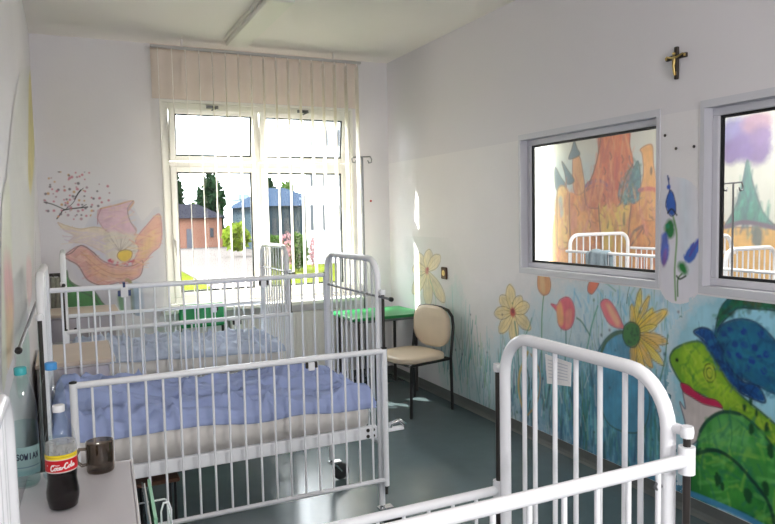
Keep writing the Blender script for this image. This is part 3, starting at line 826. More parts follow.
for q, r in (((193, 275), .020), ((219, 286), .020), ((208, 320), .026), ((240, 316), .024), ((249, 365), .034), ((207, 262), .018), ((135, 428), .034), ((146, 445), .020), ((200, 462), .036), ((238, 448), .034), ((285, 360), .03), ((300, 430), .034)):
    c.dot(A([q])[0], r * .55, (20, 70, 40), .95, r, rag=.5)
c.line(A([(74, 458), (130, 480), (200, 512), (262, 548), (330, 590)]), (70, 140, 190), .03, .9)
o = c.mesh('frog_mural', -.0024, .45)
tag(o, 'painted big green frog with a blue spotted turtle on its back, low on the wall', 'mural')

# --- castle in the neighbouring room
c = Canvas('x', X2, 2.6, 6.24, 0.7, 2.75, 0.008, base=(222, 222, 214), seed=51)
O = (530, 120); K = 3.378
A = lambda pts: px(O, 0, pts, K)
c.poly([(551, 80), (700, 80), (830, 70), (830, 330), (551, 300)], (214, 218, 210), 1, .02, smooth=False, var=.05)
c.poly(A([(85, 150), (160, 130), (225, 150), (215, 230), (90, 260)]), (168, 198, 212), .6, .1, rag=.06)
c.poly(A([(340, 120), (440, 110), (440, 240), (360, 240)]), (180, 206, 214), .5, .1, rag=.06)
OR = (224, 132, 78)
c.poly(A([(70, 560), (84, 330), (90, 262), (120, 232), (150, 250), (190, 232), (232, 226), (268, 270), (372, 270), (372, 236), (432, 240), (560, 260), (620, 560)]), (226, 150, 84), 1, .015, var=.35, rag=.02)
c.poly(A([(192, 238), (214, 180), (230, 120), (240, 40), (328, 30), (338, 90), (348, 150), (322, 200), (305, 285), (262, 290), (214, 274)]), (226, 120, 80), 1, .012, line=(150, 74, 50), lw=.014, var=.3, rag=.01)
c.poly(A([(268, 130), (300, 120), (306, 240), (290, 280), (268, 276)]), (206, 74, 84), .7, .05)
c.line(A([(284, 40), (282, 130), (280, 270)]), (170, 90, 60), .012, .6)
c.poly(A([(132, 380), (135, 250), (150, 252), (152, 400)]), (206, 112, 70), .6, .03)
c.poly(A([(186, 262), (190, 218), (222, 200), (258, 214), (268, 250), (256, 292), (200, 296)]), (206, 120, 84), 1, .012, line=(110, 60, 80), lw=.016)
c.line(A([(186, 226), (205, 212), (235, 206), (262, 222)]), (110, 76, 140), .035, .9); c.line(A([(190, 240), (212, 226), (240, 222), (264, 238)]), (84, 60, 110), .014, .8)
c.poly(A([(232, 292), (242, 280), (250, 292), (262, 280), (272, 292), (284, 282), (296, 292), (308, 282), (318, 292), (330, 282), (342, 290), (330, 410), (324, 520), (246, 520), (240, 410)]), (230, 200, 96), 1, .01, line=(150, 110, 50), lw=.014, var=.2, rag=.006)
for q in ((262, 345), (318, 335), (290, 360)): c.dot(A([q])[0], .02, (84, 100, 60), .9, .07)
c.poly(A([(145, 128), (166, 120), (178, 170), (184, 238), (150, 244)]), (222, 160, 110), 1, .012, line=(140, 90, 70), lw=.012)
TE = (58, 112, 136)
for q in ([(132, 132), (141, 100), (150, 72), (160, 96), (168, 118)], [(108, 140), (130, 172), (150, 205), (126, 216), (118, 180)], [(86, 160), (104, 192), (124, 226), (92, 238), (84, 200)]):
    c.poly(A(q), TE, 1, .01, line=(30, 50, 70), lw=.014, var=.3)
c.poly(A([(92, 244), (124, 232), (132, 320), (130, 420), (92, 420)]), (232, 190, 110), .9, .015, line=(150, 100, 60), lw=.012, var=.25)
c.poly(A([(96, 270), (108, 262), (112, 320), (98, 330)]), (130, 160, 176), .8, .02)
c.poly(A([(300, 262), (306, 210), (330, 172), (352, 158), (366, 140), (374, 200), (368, 268), (340, 284), (316, 282)]), (70, 140, 156), 1, .012, line=(30, 70, 90), lw=.014, var=.4, rag=.01)
for i in range(40): c.dot(A([(308 + 58 * rng.random(), 180 + 95 * rng.random())])[0], .018, (50, 106, 130), .6)
c.line(A([(350, 160), (338, 140), (336, 122)]), (50, 60, 110), .016, .9)
c.poly(A([(372, 250), (384, 180), (380, 118), (374, 98), (412, 84), (418, 150), (432, 240), (432, 330), (376, 330)]), (232, 170, 100), 1, .012, line=(170, 110, 70), lw=.012, var=.25)
c.line(A([(370, 238), (400, 232), (430, 238)]), (206, 84, 100), .04, .85)
c.dot(A([(410, 172)])[0], .014, (70, 60, 60), .9, .04)
for i in range(26):
    x, y = 100 + 320 * rng.random(), 270 + 220 * rng.random()
    c.line(A([(x, y), (x + 14 * rng.random(), y + 6), (x + 18, y + 24 * rng.random())]), (130, 76, 60), .012, .6)
for q in ((405, 300), (412, 330), (398, 275)): c.line(A([(q[0], q[1]), (q[0] + 8, q[1] + 6), (q[0] + 16, q[1] - 4)]), (120, 80, 60), .014, .7)
c.line(A([(330, 420), (350, 380), (384, 356)]), (70, 70, 90), .03, .8); c.line(A([(338, 430), (362, 395), (384, 362)]), (60, 60, 80), .02, .8)
c.scumble(A([(70, 500), (84, 330), (120, 232), (190, 232), (268, 270), (432, 240), (560, 260), (620, 500)]), [(232, 170, 90), (206, 110, 70), (240, 190, 110), (190, 100, 80), (220, 140, 130)], 260, .22, .04, .45, (1.0, 2.1), seed=3)
c.scumble(A([(192, 238), (230, 120), (240, 40), (328, 30), (348, 150), (305, 285), (214, 274)]), [(234, 150, 100), (206, 96, 84), (226, 130, 90), (190, 90, 90), (240, 180, 130)], 130, .22, .035, .45, (1.2, 1.95), seed=5)
c.scumble(A([(300, 262), (330, 172), (366, 140), (368, 268)]), [(40, 100, 130), (110, 170, 176), (60, 120, 110)], 50, .10, .025, .5, seed=6)
for q in ([(192, 238), (214, 180), (230, 120), (240, 60)], [(348, 150), (322, 200), (305, 285)], [(134, 250), (134, 330), (138, 420)], [(232, 292), (240, 410), (246, 500)], [(342, 290), (330, 410), (326, 500)], [(432, 240), (430, 330)], [(92, 238), (92, 420)]):
    c.line(A(q), (96, 66, 66), .016, .75)
for q in ((248, 250), (300, 210), (250, 160), (270, 110), (310, 120), (160, 300), (200, 340), (200, 420), (380, 360), (400, 400), (120, 360)):
    c.line(A([q, (q[0] + 6, q[1] + 14), (q[0] + 2, q[1] + 24)]), (110, 60, 60), .014, .7)
# second tower with clouds (seen through the other window)
O = (700, 90); K = 2.613
for q, r, ry, cl in (((85, 115), .2, .22, (110, 110, 176)), ((120, 105), .18, .17, (120, 116, 184)), ((150, 88), .22, .17, (166, 128, 160)), ((80, 165), .15, .16, (96, 74, 150)), ((150, 158), .20, .18, (100, 74, 150)), ((108, 150), .17, .18, (104, 84, 160)), ((160, 120), .16, .13, (120, 96, 160))):
    c.dot(px(O, 0, [q], K)[0], r * .62, cl, .95, ry * .62, rag=.15)
c.poly(px(O, 0, [(33, 360), (60, 345), (78, 358), (170, 358), (196, 352), (260, 372), (260, 620), (60, 600), (40, 500)], K), (228, 178, 96), 1, .015, line=(150, 100, 60), lw=.014, var=.3)
c.poly(px(O, 0, [(66, 358), (92, 310), (110, 250), (120, 200), (125, 184), (131, 215), (146, 270), (168, 325), (202, 362), (160, 352), (115, 346)], K), (40, 146, 136), 1, .012, line=(24, 70, 96), lw=.016, var=.35, rag=.006)
c.scumble(px(O, 0, [(80, 350), (110, 250), (125, 184), (146, 270), (190, 355)], K), [(30, 110, 120), (70, 170, 150), (40, 90, 120)], 60, .16, .025, .5, (1.2, 1.95), seed=7)
c.line(px(O, 0, [(66, 358), (112, 346), (160, 352), (202, 362)], K), (90, 70, 110), .04, .9)
c.dot(px(O, 0, [(150, 385)], K)[0], .05, (60, 100, 110), .9, .09)
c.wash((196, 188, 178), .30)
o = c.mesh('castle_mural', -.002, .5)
tag(o, 'orange and teal painted castle mural on the far wall seen through the interior windows', 'mural')

# --- strokes on the left wall
c = Canvas('x', XL, 1.9, 5.85, 0.55, 2.9, 0.012, seed=61)
c.poly([(24, 70), (34, 80), (34, 230), (30, 300), (10, 360), (2, 300), (6, 180), (16, 90)], (220, 219, 214), .9, .1, var=.04)
c.poly([(29, 75), (33, 82), (34, 150), (31, 190), (28, 180), (28, 130)], (226, 212, 140), .85, .03, var=.2)
c.poly([(1, 200), (9, 190), (12, 300), (7, 372), (1, 380)], (222, 224, 196), .7, .06, var=.1)
c.poly([(3, 265), (10, 262), (13, 300), (11, 320), (6, 320)], (228, 160, 166), .8, .05, var=.2)
c.poly([(5, 305), (12, 300), (12, 350), (7, 370)], (222, 190, 140), .7, .05)
c.poly([(26, 260), (31, 262), (31, 300), (27, 300)], (222, 180, 180), .7, .03)
c.poly([(16, 345), (28, 330), (29, 380), (18, 400)], (186, 220, 206), .7, .06)
c.line([(35.2, 232), (35, 290)], (110, 100, 90), .03, .5)
o = c.mesh('streak_mural', .002, .4)
tag(o, 'faded yellow and pink paint streaks along the side wall behind the bottles', 'mural')


# ================================================================== COTS
def cot(name, label, x0, x1, y0, y1, top, near_top, far_top, rail_h, nbars_end, nbars_side, rp, rb, corner, knob=None, plat=.47, xh=None, end_bars_y=None, rod_top=None, detail=True, group=None, near_x0=None):
    """cot with two arched tube ends (planes x0, x1) and two sliding side rails"""
    loc = ((x0 + x1) / 2, (y0 + y1) / 2, 0)
    T = Thing(name, loc, label, 'cot', group)
    off = .045
    zb = .13                                # bottom of posts, above the castors
    for ex, nm in ((x0, 'headboard'), (x1, 'footboard')):
        R = corner
        path = [(ex, y0, zb), (ex, y0, top - R)] + arc((ex, y0 + R, top - R), R, math.pi, math.pi / 2, 7, (0, 1, 0), (0, 0, 1))[1:] + \
               [(ex, y1 - R, top)] + arc((ex, y1 - R, top - R), R, math.pi / 2, 0, 7, (0, 1, 0), (0, 0, 1))[1:] + [(ex, y1, zb)]
        mb = MB().tube(path, rp, 12)
        mb.tube([(ex, y0, plat - .06), (ex, y1, plat - .06)], rp * .8, 8)
        p = T.part(nm, mb, M['white'])
        ys = end_bars_y if end_bars_y else [y0 + (y1 - y0) * (i + 1) / (nbars_end + 1) for i in range(nbars_end)]
        for y in ys:
            dz = 0
            e = min(y - y0, y1 - y)
            if e < R: dz = R - math.sqrt(max(0, R * R - (R - e) ** 2))
            T.part('bar', MB().tube([(ex, y, plat - .06), (ex, y, top - dz - rp * .5)], rb, 8, False), M['white'], p)
        if knob:
            kx = ex - .045 if nm == 'headboard' and knob[1] > .3 else ex
            T.part('crossbar', MB().tube([(kx, y0 - .135 if nm == 'footboard' else y0 - knob[1], knob[0]), (kx, y1 + .02, knob[0])], .0065, 8), M['steel'], p)
            yk = y0 - .135 if nm == 'footboard' else y0 - knob[1]
            T.part('knob', MB().lathe([(.006, 0), (.011, .004), (.011, .020), (.006, .026)], (kx, yk, knob[0]), 10, 'y'), M['black'], p, 'black end knob')
    for yy, sg, zt in ((y0, -1, near_top), (y1, 1, far_top)):
        ry = yy + sg * off
        zt0 = zt - rail_h
        xa, xb = x0 - .005, x1 + .005
        if near_x0 is not None and sg < 0: xa = near_x0
        mb = MB().tube([(xa, ry, zt), (xb, ry, zt)], rp * .86, 10).tube([(xa, ry, zt0), (xb, ry, zt0)], rp * .7, 10)
        for xx in (xa, xb):
            if detail: mb.tube([(xx, ry, zt0 - .03), (xx, ry, zt + .01)], rp * .95, 10)
            else:
                mb.tube([(xx, ry, zt - .028), (xx, ry, zt + .03)], rp * 1.05, 12).tube([(xx, ry, zt0 - .02), (xx, ry, zt0 + .02)], rp * 1.05, 12)
        if not detail:
            T.part('hook', MB().tube([(x1 - .075, ry, zt - .012), (x1 - .075, ry, zt - .03), (x1 - .068, ry, zt - .042), (x1 - .078, ry, zt - .048), (x1 - .086, ry, zt - .04), (x1 - .078, ry, zt - .03)], .003, 6), M['steel'])
        p = T.part('side_rail', mb, M['white'])
        for i in range(nbars_side):
            xx = xa + (xb - xa) * (i + 1) / (nbars_side + 1)
            T.part('bar', MB().tube([(xx, ry, zt0), (xx, ry, zt)], rb * .85, 8, False), M['white'], p)
        for xx in ((xa, xb) if detail else ()):
            T.part('rail_cap', MB().lathe([(rp * .95, 0), (rp * .95, .006), (rp * .4, .009)], (xx, ry, zt + .01), 10), M['black'], p, 'black end cap')
        # latch plate under the rail
        lx = x1 - .365
        mb = MB().box((lx - .016, ry - .012, zt - .052), (lx + .016, ry - .004, zt - .014), .003)
        if detail:
            T.part('latch', mb, M['white'], p)
            for bx in (-.022, .022): T.part('bolt', MB().box((lx + bx - .006, ry - .014, zt - .040), (lx + bx + .006, ry - .002, zt - .012), .002), M['dark'], p)
        rt = rod_top or top - .15
        for xx in (x0 - .005, xb):
            mb = MB().tube([(xx, ry, .2), (xx, ry, rt)], .008, 8)
            q = T.part('slide_rod', mb, M['dark'], None, 'dark steel rod')
            mb = MB().tube([(xx, ry - sg * (off - rp * .5), rt), (xx, ry + sg * .004, rt)], .012, 8); mb.lathe([(.013, -.012), (.015, 0), (.013, .012)], (xx, ry, rt), 10)
            T.part('rod_bracket', mb, M['white'], q)
    # lying frame
    mb = MB()
    for yy in (y0 + .03, y1 - .03): mb.box((x0 + .01, yy - .016, plat - .035), (x1 - .01, yy + .016, plat + .025), .004)
    n = 9
    for i in range(n):
        xx = x0 + .06 + (x1 - x0 - .12) * i / (n - 1)
        mb.box((xx - .02, y0 + .03, plat - .01), (xx + .02, y1 - .03, plat + .012))
    T.part('bed_frame', mb, M['white'])
    for k in range(4):
        T.part('bolt', MB().lathe([(.009, 0), (.009, .004)], (x1 - .035 - .028 * (k % 2), y0 + .013, plat - .02 + .03 * (k // 2)), 8, 'y'), M['dark'])
    # castors
    for xx in (x0, x1):
        for yy in (y0, y1):
            cx = xx + .055 * (1 if xx == x1 else 1); cy = yy
            mb = MB().tube([(xx, yy, .10), (xx, yy, .15)], .012, 10)
            mb.tube([(xx, yy - .018, .115), (cx, yy - .018, .055)], .007, 6).tube([(xx, yy + .018, .115), (cx, yy + .018, .055)], .007, 6)
            mb.box((xx - .02, yy - .022, .105), (cx, yy + .022, .118), .003)
            p = T.part('caster', mb, M['chrome'])
            T.part('wheel', MB().lathe([(.02, -.014), (.044, -.014), (.05, -.008), (.05, .008), (.044, .014), (.02, .014)], (cx, cy, .0505), 20, 'y'), M['rubber'], p)
    return T


BX = 1.35
cotA = cot('cot', 'white bar cot with blue sheet in the middle of the row, nearest rail lowered', -.105, BX, 2.985, 3.69, 1.345, .907, 1.218, .635, 9, 19, .016, .0062, .10, (1.167, .62), plat=.50, rod_top=1.19, near_x0=-.005)
# bracket with crank on the foot end
mb = MB().box((BX + .01, 2.965, .495), (BX + .12, 2.992, .512), .003)
cr = cotA.part('crank_arm', mb, M['white'])
cotA.part('crank_handle', MB().tube([(BX + .05, 2.978, .51), (BX + .05, 2.978, .532), (BX + .10, 2.975, .542), (BX + .125, 2.975, .522), (BX + .115, 2.975, .507)], .009, 8), M['chrome'], cr)
cot('cot', 'white bar cot with window-lightened blue sheet next to the big window, both rails lowered', -.03, BX, 4.485, 5.145, 1.355, .90, .90, .63, 9, 18, .016, .0062, .10, (1.184, .08), plat=.50, rod_top=1.19)
# near cot: its bars were read one by one
eb = []
for p in (524.5, 535, 555, 576, 600, 625, 641):
    eb.append(float(onx((p, 400), 1.15)[1]))
eb = [y for y in eb]
cot('cot', 'shorter white cot with a paper card tied to its end, closest to the camera', -.137, 1.15, 1.043, 1.645, 1.203, 1.034, .717, .56, 7, 15, .0165, .0068, .115, None, .42, end_bars_y=eb, rod_top=1.095, detail=False)


# ---- mattresses and sheets
TILT = .045


def mattress(x0, x1, y0, y1, z0, z1, label):
    mb = MB(); r = .045; n = 14
    rings = []
    def rr(z, ins):
        pts = []
        R = .06
        for cx, cy, a0 in ((x1 - R, y1 - R, 0), (x0 + R, y1 - R, 90), (x0 + R, y0 + R, 180), (x1 - R, y0 + R, 270)):
            for k in range(7):
                a = math.radians(a0 + 15 * k)
                q = mnoise.noise(Vector((cx * 3 + math.cos(a), cy * 3, z * 9))) * .006
                pts.append((cx + (R - ins + q) * math.cos(a), cy + (R - ins + q) * math.sin(a), z))
        return pts
    for k in range(5): a = math.pi / 2 * k / 4; rings.append(rr(z0 + r - r * math.cos(math.pi / 2 - a), r * (1 - math.sin(a)) if False else r * (1 - math.sin(a))))
    for k in range(5): a = math.pi / 2 * k / 4; rings.append(rr(z1 - r + r * math.sin(a), r * (1 - math.cos(a))))
    mb.loft(rings)
    mb.v = [(x, y, z + TILT * (x1 - x) / (x1 - x0) * (z - z0) / (z1 - z0)) for x, y, z in mb.v]
    loc = ((x0 + x1) / 2, (y0 + y1) / 2, z0)
    return solo('mattress', mb, M['mattress'], loc, label, 'mattress')


def sheet(x0, x1, y0, y1, z, drop, label, m, seed, amp=1.0, humps=()):
    nx, ny = 150, 110
    mg = .09 + drop
    mb = MB(); P = []
    hw, hl = (y1 - y0) / 2, (x1 - x0) / 2; cx, cy = (x0 + x1) / 2, (y0 + y1) / 2
    R = .035
    def fold(d, half):
        # arc-length d from the centre line -> (offset, fall)
        s = 1 if d >= 0 else -1; a = abs(d); flat = half - R
        if a <= flat: return d, 0.0
        b = a - flat
        if b < R * math.pi / 2:
            t = b / R; return s * (flat + R * math.sin(t)), R * (1 - math.cos(t))
        return s * half, R + (b - R * math.pi / 2)
    for j in range(ny + 1):
        for i in range(nx + 1):
            u = -1 + 2 * i / nx; v = -1 + 2 * j / ny
            ex = drop * (.75 + .3 * mnoise.noise(Vector((v * 2 + seed, u * 3, 1.0)))) * (1.0 if True else 0)
            a = u * (hl + drop * .85); b = v * (hw + drop * (1.0 + .35 * mnoise.noise(Vector((u * 3.1, v * 1.0 + seed, 4.0)))))
            ox, fx = fold(a, hl + .012); oy, fy = fold(b, hw + .012)
            fall = max(fx, fy) if fx > 0 and fy > 0 else fx + fy
            X, Y = cx + ox, cy + oy
            q = Vector((X * 2.2 + seed, Y * 2.2, 0))
            w = mnoise.fractal(q, 1.0, 2.0, 3) * .006 - .006
            rid = 1 - abs(mnoise.noise(Vector((X * 3.0 + seed * 2 + Y * 3.5, Y * 5.5 - X * 2.0, .5))))
            w += max(0, rid - .80) * .085
            rid2 = 1 - abs(mnoise.noise(Vector((X * 6 - Y * 5 + seed, Y * 4 + X * 7, 2.5))))
            w += max(0, rid2 - .86) * .10
            rid3 = 1 - abs(mnoise.noise(Vector((X * 2.0 + seed, Y * 12 + X * 3, 7.5))))
            w += max(0, rid3 - .85) * .10
            for hx, hy, hr, hh in humps:
                w += hh * math.exp(-((X - hx) ** 2 + (Y - hy) ** 2) / hr ** 2)
            k = max(0, 1 - fall / .05)
            zz = z + .012 + (w * amp) * k - fall
            if fy > R: Y += (1 if oy > 0 else -1) * (.010 + .012 * mnoise.noise(Vector((X * 9 + seed, 3.3, fall * 6))))
            if fx > R: X += (1 if ox > 0 else -1) * (.008 + .010 * mnoise.noise(Vector((Y * 9 + seed, 8.3, fall * 6))))
            P.append((X, Y, zz + TILT * (x1 - X) / (x1 - x0)))
    f = [(j * (nx + 1) + i, j * (nx + 1) + i + 1, (j + 1) * (nx + 1) + i + 1, (j + 1) * (nx + 1) + i) for j in range(ny) for i in range(nx)]
    mb.add(P, f, True)
    o = solo('bed_sheet', mb, m, (cx, cy, z), label, 'sheet')
    sm = o.modifiers.new('thickness', 'SOLIDIFY'); sm.thickness = .004; sm.offset = 1
    return o
mattress(-.075, 1.32, 3.02, 3.655, .527, .66, 'off-white mattress under the blue sheet in the middle cot')
sheet(-.07, 1.315, 3.022, 3.653, .675, .066, 'rumpled blue sheet spread over the mattress of the middle cot', M['blue'], 2.3, 2.0, ((-.02, 3.4, .22, .04), (.25, 3.6, .2, .02)))
mattress(.0, 1.32, 4.52, 5.11, .527, .66, 'off-white mattress in the cot next to the big window')
sheet(.005, 1.315, 4.522, 5.108, .675, .05, 'blue crumpled sheet, lightened to look window-lit, on the cot next to the big window', M['blue_lit'], 9.1, 1.9, ((.15, 4.75, .16, .035), (.45, 4.8, .15, .012), (1.2, 4.85, .10, .03), (.85, 4.7, .12, .01)))


# ================================================================== BEDSIDE CABINETS
def cabinet(x0, x1, y0, y1, h, top_m, label, rot=0.0):
    loc = ((x0 + x1) / 2, (y0 + y1) / 2, 0)
    T = Thing('bedside_cabinet', loc, label, 'cabinet')
    T.part('cabinet_top', MB().box((x0, y0, h - .022), (x1, y1, h), .004), top_m)
    mb = MB().box((x1, y0 + .001, h - .022), (x1 + .007, y1 - .001, h + .002), .002).box((x0, y1, h - .022), (x1 + .007, y1 + .006, h + .002), .002)
    T.part('edge_band', mb, M['lamedge'])
    mb = MB()
    mb.box((x0 + .02, y0 + .03, .10), (x1 - .02, y1 - .01, h - .022))
    T.part('body', mb, M['lamedge'])
    d = T.part('drawer', MB().box((x0 + .025, y0 + .012, h - .20), (x1 - .025, y0 + .03, h - .035), .003), M['greytop'])
    T.part('drawer_knob', MB().lathe([(.006, 0), (.006, .012), (.014, .018), (.012, .026)], ((x0 + x1) / 2 - .05, y0 + .012, h - .115), 12, 'y'), M['black'], d)
    d = T.part('door', MB().box((x0 + .025, y0 + .012, .12), (x1 - .025, y0 + .03, h - .215), .003), M['greytop'])
    T.part('door_knob', MB().lathe([(.006, 0), (.006, .012), (.014, .018), (.012, .026)], (x1 - .07, y0 + .012, h - .27), 12, 'y'), M['black'], d)
    for a in (x0 + .05, x1 - .05):
        for b in (y0 + .06, y1 - .04):
            mb = MB().tube([(a, b, .05), (a, b, .10)], .008, 8).lathe([(.012, -.01), (.026, -.008), (.026, .008), (.012, .01)], (a, b, .0265), 14, 'y')
            T.part('caster', mb, M['rubber'])
    if rot: T.o.rotation_euler = (0, 0, rot)
    return T
NH = .78
cabinet(-.155, .141, 1.765, 2.325, NH, M['lilac'], 'pale bedside cabinet carrying the bottles and the smoked mug', -.045)
cabinet(-.175, .195, 3.80, 4.385, .84, M['beige'], 'beige-topped bedside cabinet between the two cots with bedding')
cabinet(-.17, .325, 5.42, 5.84, .885, M['beige'], 'bedside cabinet in the corner under the painted pink flower')


# ================================================================== BOTTLES, MUG
def label_mesh(c, cx, cy, z, r, mat_):
    def fn(U, V):
        a = U / r
        return np.stack([cx + r * np.sin(a) * 1.0, cy - r * np.cos(a), z + V], 1)
    return fn


def script_strokes(c, x0, y0, s, rgb, w):
    """cursive word, drawn as pen strokes (units of the x-height)"""
    def st(pts, ww=w):
        c.line([(x0 + a * s, y0 + (b + .10 * a) * s) for a, b in pts], rgb, ww, 1, raw=True, var=0)
    # C
    st([(1.25, 1.75), (1.05, 2.0), (.6, 1.8), (.2, 1.0), (.3, .15), (.8, 0), (1.3, .4)], w * 1.3)
    st([(1.05, 1.95), (1.5, 2.1), (2.4, 1.75), (3.3, 1.75)], w * .7)
    x = 1.5
    st([(x + .45, .95), (x + .1, .75), (x + .05, .2), (x + .35, 0), (x + .65, .3), (x + .6, .8), (x + .4, .95), (x + .9, .9)])
    x = 2.45
    st([(x + .55, .75), (x + .3, .95), (x + .05, .5), (x + .2, .02), (x + .7, .2)])
    x = 3.2
    st([(x + .55, .85), (x + .25, .9), (x + .05, .4), (x + .25, .02), (x + .55, .4), (x + .62, .9), (x + .6, .2), (x + .85, .05), (x + 1.1, .35)])
    st([(4.3, .6), (4.75, .68)], w * 1.3)
    # second C
    x = 4.9
    st([(x + 1.25, 1.75), (x + 1.05, 2.0), (x + .6, 1.8), (x + .2, 1.0), (x + .3, .15), (x + .8, 0), (x + 1.3, .4)], w * 1.3)
    x = 6.35
    st([(x + .45, .95), (x + .1, .75), (x + .05, .2), (x + .35, 0), (x + .65, .3), (x + .6, .8), (x + .4, .95), (x + .9, .9)])
    x = 7.3
    st([(x, .4), (x + .45, 1.5), (x + .4, 2.0), (x + .2, 1.6), (x + .1, .4), (x + .3, 0), (x + .6, .35)])
    x = 7.95
    st([(x + .55, .85), (x + .25, .9), (x + .05, .4), (x + .25, .02), (x + .55, .4), (x + .62, .9), (x + .6, .2), (x + .85, .05), (x + 1.1, .45)])


STROKES = {
    'S': [[(.55, .85), (.3, 1), (.05, .8), (.15, .58), (.45, .45), (.55, .2), (.3, 0), (.03, .15)]],
    'O': [[(.3, 0), (.05, .25), (.05, .75), (.3, 1), (.55, .75), (.55, .25), (.3, 0)]],
    'W': [[(0, 1), (.15, 0), (.3, .7), (.45, 0), (.6, 1)]],
    'I': [[(.3, 0), (.3, 1)]],
    'A': [[(.02, 0), (.3, 1), (.58, 0)], [(.14, .35), (.46, .35)]],
    'N': [[(.06, 0), (.06, 1), (.54, 0), (.54, 1)]],
}


def bottle(loc, prof, body_m, cap_m, cap_r, cap_h, liquid, label, shoulder_seam=True):
    T = Thing('bottle', loc, label, 'bottle')
    hh = prof[-1][1]
    T.part('body', MB().lathe(prof, loc, 28), body_m)
    for m, z0, z1 in liquid:
        pr = [(max(.002, r * .965), h) for r, h in prof]
        def rad(z):
            for (r0, h0), (r1, h1) in zip(pr, pr[1:]):
                if h0 <= z <= h1: return r0 + (r1 - r0) * ((z - h0) / max(1e-6, h1 - h0))
            return pr[-1][0]
        zs = [z0] + [h for r, h in pr if z0 < h < z1] + [z1]
        T.part('liquid' if m != M['foam'] else 'foam', MB().lathe([(rad(z), z + (.002 if z == z0 else 0)) for z in zs], loc, 28), m)
    T.part('cap', MB().lathe([(cap_r * .97, hh - cap_h * .85), (cap_r, hh - cap_h * .8), (cap_r, hh + cap_h * .1), (cap_r * .85, hh + cap_h * .16)], loc, 20), cap_m)
    return T


coke_loc = (-.042, 2.02, NH + .001)
r0 = .0395
prof = [(.020, .004), (.031, 0), (.037, .006), (.0425, .033), (.0425, .050), (.0375, .079), (.0388, .099), (r0, .11), (r0, .165), (.039, .180), (.036, .204), (.028, .233), (.0165, .254), (.012, .263), (.012, .281)]
T = bottle(coke_loc, prof, M['pet'], M['capwhite'], .0155, .018, [(M['coke'], .002, .123), (M['foam'], .125, .183)], 'cola bottle with red label and white cap on the cabinet beside the mug')
c = Canvas('uv', 0, -.06, .06, .108, .156, .0006, base=(206, 24, 36), seed=71)
c.a[:] = 1
ang = .14
for pts, col in ((([(-.08, .100), (.08, .100), (.08, .1105), (-.08, .1105)]), (228, 220, 214)), (([(-.08, .1435), (.08, .1435), (.08, .158), (-.08, .158)]), (240, 214, 50)), (([(-.08, .142), (.08, .142), (.08, .144), (-.08, .144)]), (238, 230, 220))):
    c.poly(pts, col, 1, .0008, smooth=False, raw=True, var=0)
for i in range(16): c.line([(-.045 + i * .0055, .149), (-.042 + i * .0055, .1505)], (120, 90, 30), .0012, .9, raw=True, smooth=False, var=0)
script_strokes(c, -.0290, .1145, .0073, (248, 246, 244), .0025)
c.dot((-.040, .128), .0018, (245, 240, 240), 1, raw=True)
lb = c.mesh('label', 0, .5, fn=label_mesh(c, coke_loc[0], coke_loc[1], coke_loc[2], .0402, None), mat_=M['label'])
lb.parent = T.o; lb.location = Vector(lb.location) - Vector(coke_loc); lb['label'] = 'red label with white script and yellow band'

prof2 = [(.02, .006), (.031, 0), (.038, .012), (.038, .032), (.0365, .038), (.038, .045), (.038, .075), (.0385, .107), (.0385, .155), (.038, .177), (.036, .193), (.038, .203), (.037, .241), (.030, .284), (.019, .322), (.013, .334), (.013, .351)]
wl = (-.142, 2.245, NH + .001)
T = bottle(wl, prof2, M['petteal'], M['capteal'], .017, .022, [(M['water'], .004, .19)], 'teal water bottle with turquoise cap and dark lettering, against the wall')
c = Canvas('uv', 0, -.06, .06, .04, .125, .0008, base=(150, 182, 182), seed=72)
c.a[:] = 1
c.poly([(-.07, .04), (.07, .04), (.07, .056), (-.07, .056)], (124, 168, 172), .8, .004, smooth=False, raw=True)
for i, ch in enumerate('SOWIAN'):
    for stt in STROKES[ch]:
        c.line([(-.022 + i * .0112 + a * .0140, .088 + b * .0165) for a, b in stt], (34, 40, 66), .0032, 1, raw=True, smooth=len(stt) > 4, var=0)
c.line([(-.06, .064), (.06, .066)], (60, 90, 120), .003, .6, raw=True, smooth=False)
lb = c.mesh('label', 0, .5, fn=label_mesh(c, wl[0], wl[1], wl[2], .0392, None), mat_=M['label'])
lb.parent = T.o; lb.location = Vector(lb.location) - Vector(wl); lb['label'] = 'blue-green label with dark capital letters'
bottle((-.062, 2.272, NH + .001), prof2, M['pet'], M['capblue'], .017, .022, [(M['waterclear'], .004, .12)], 'clear water bottle with blue cap standing behind the cola bottle')

# smoked glass mug
ml = (.062, 2.265, NH + .001)
T = Thing('mug', ml, 'smoked brown glass mug on the cabinet corner beside the cola bottle', 'mug')
T.part('cup', MB().lathe([(.034, .003), (.038, 0), (.0405, .006), (.041, .05), (.041, .092), (.0405, .095), (.038, .093), (.0375, .05), (.036, .012), (.002, .010)], ml, 28), M['smoke'])
T.part('handle', MB().tube([(ml[0] - .038, ml[1], ml[2] + .074), (ml[0] - .058, ml[1], ml[2] + .076), (ml[0] - .068, ml[1], ml[2] + .06), (ml[0] - .066, ml[1], ml[2] + .038), (ml[0] - .052, ml[1], ml[2] + .024), (ml[0] - .038, ml[1], ml[2] + .026)], .005, 8), M['smoke'])

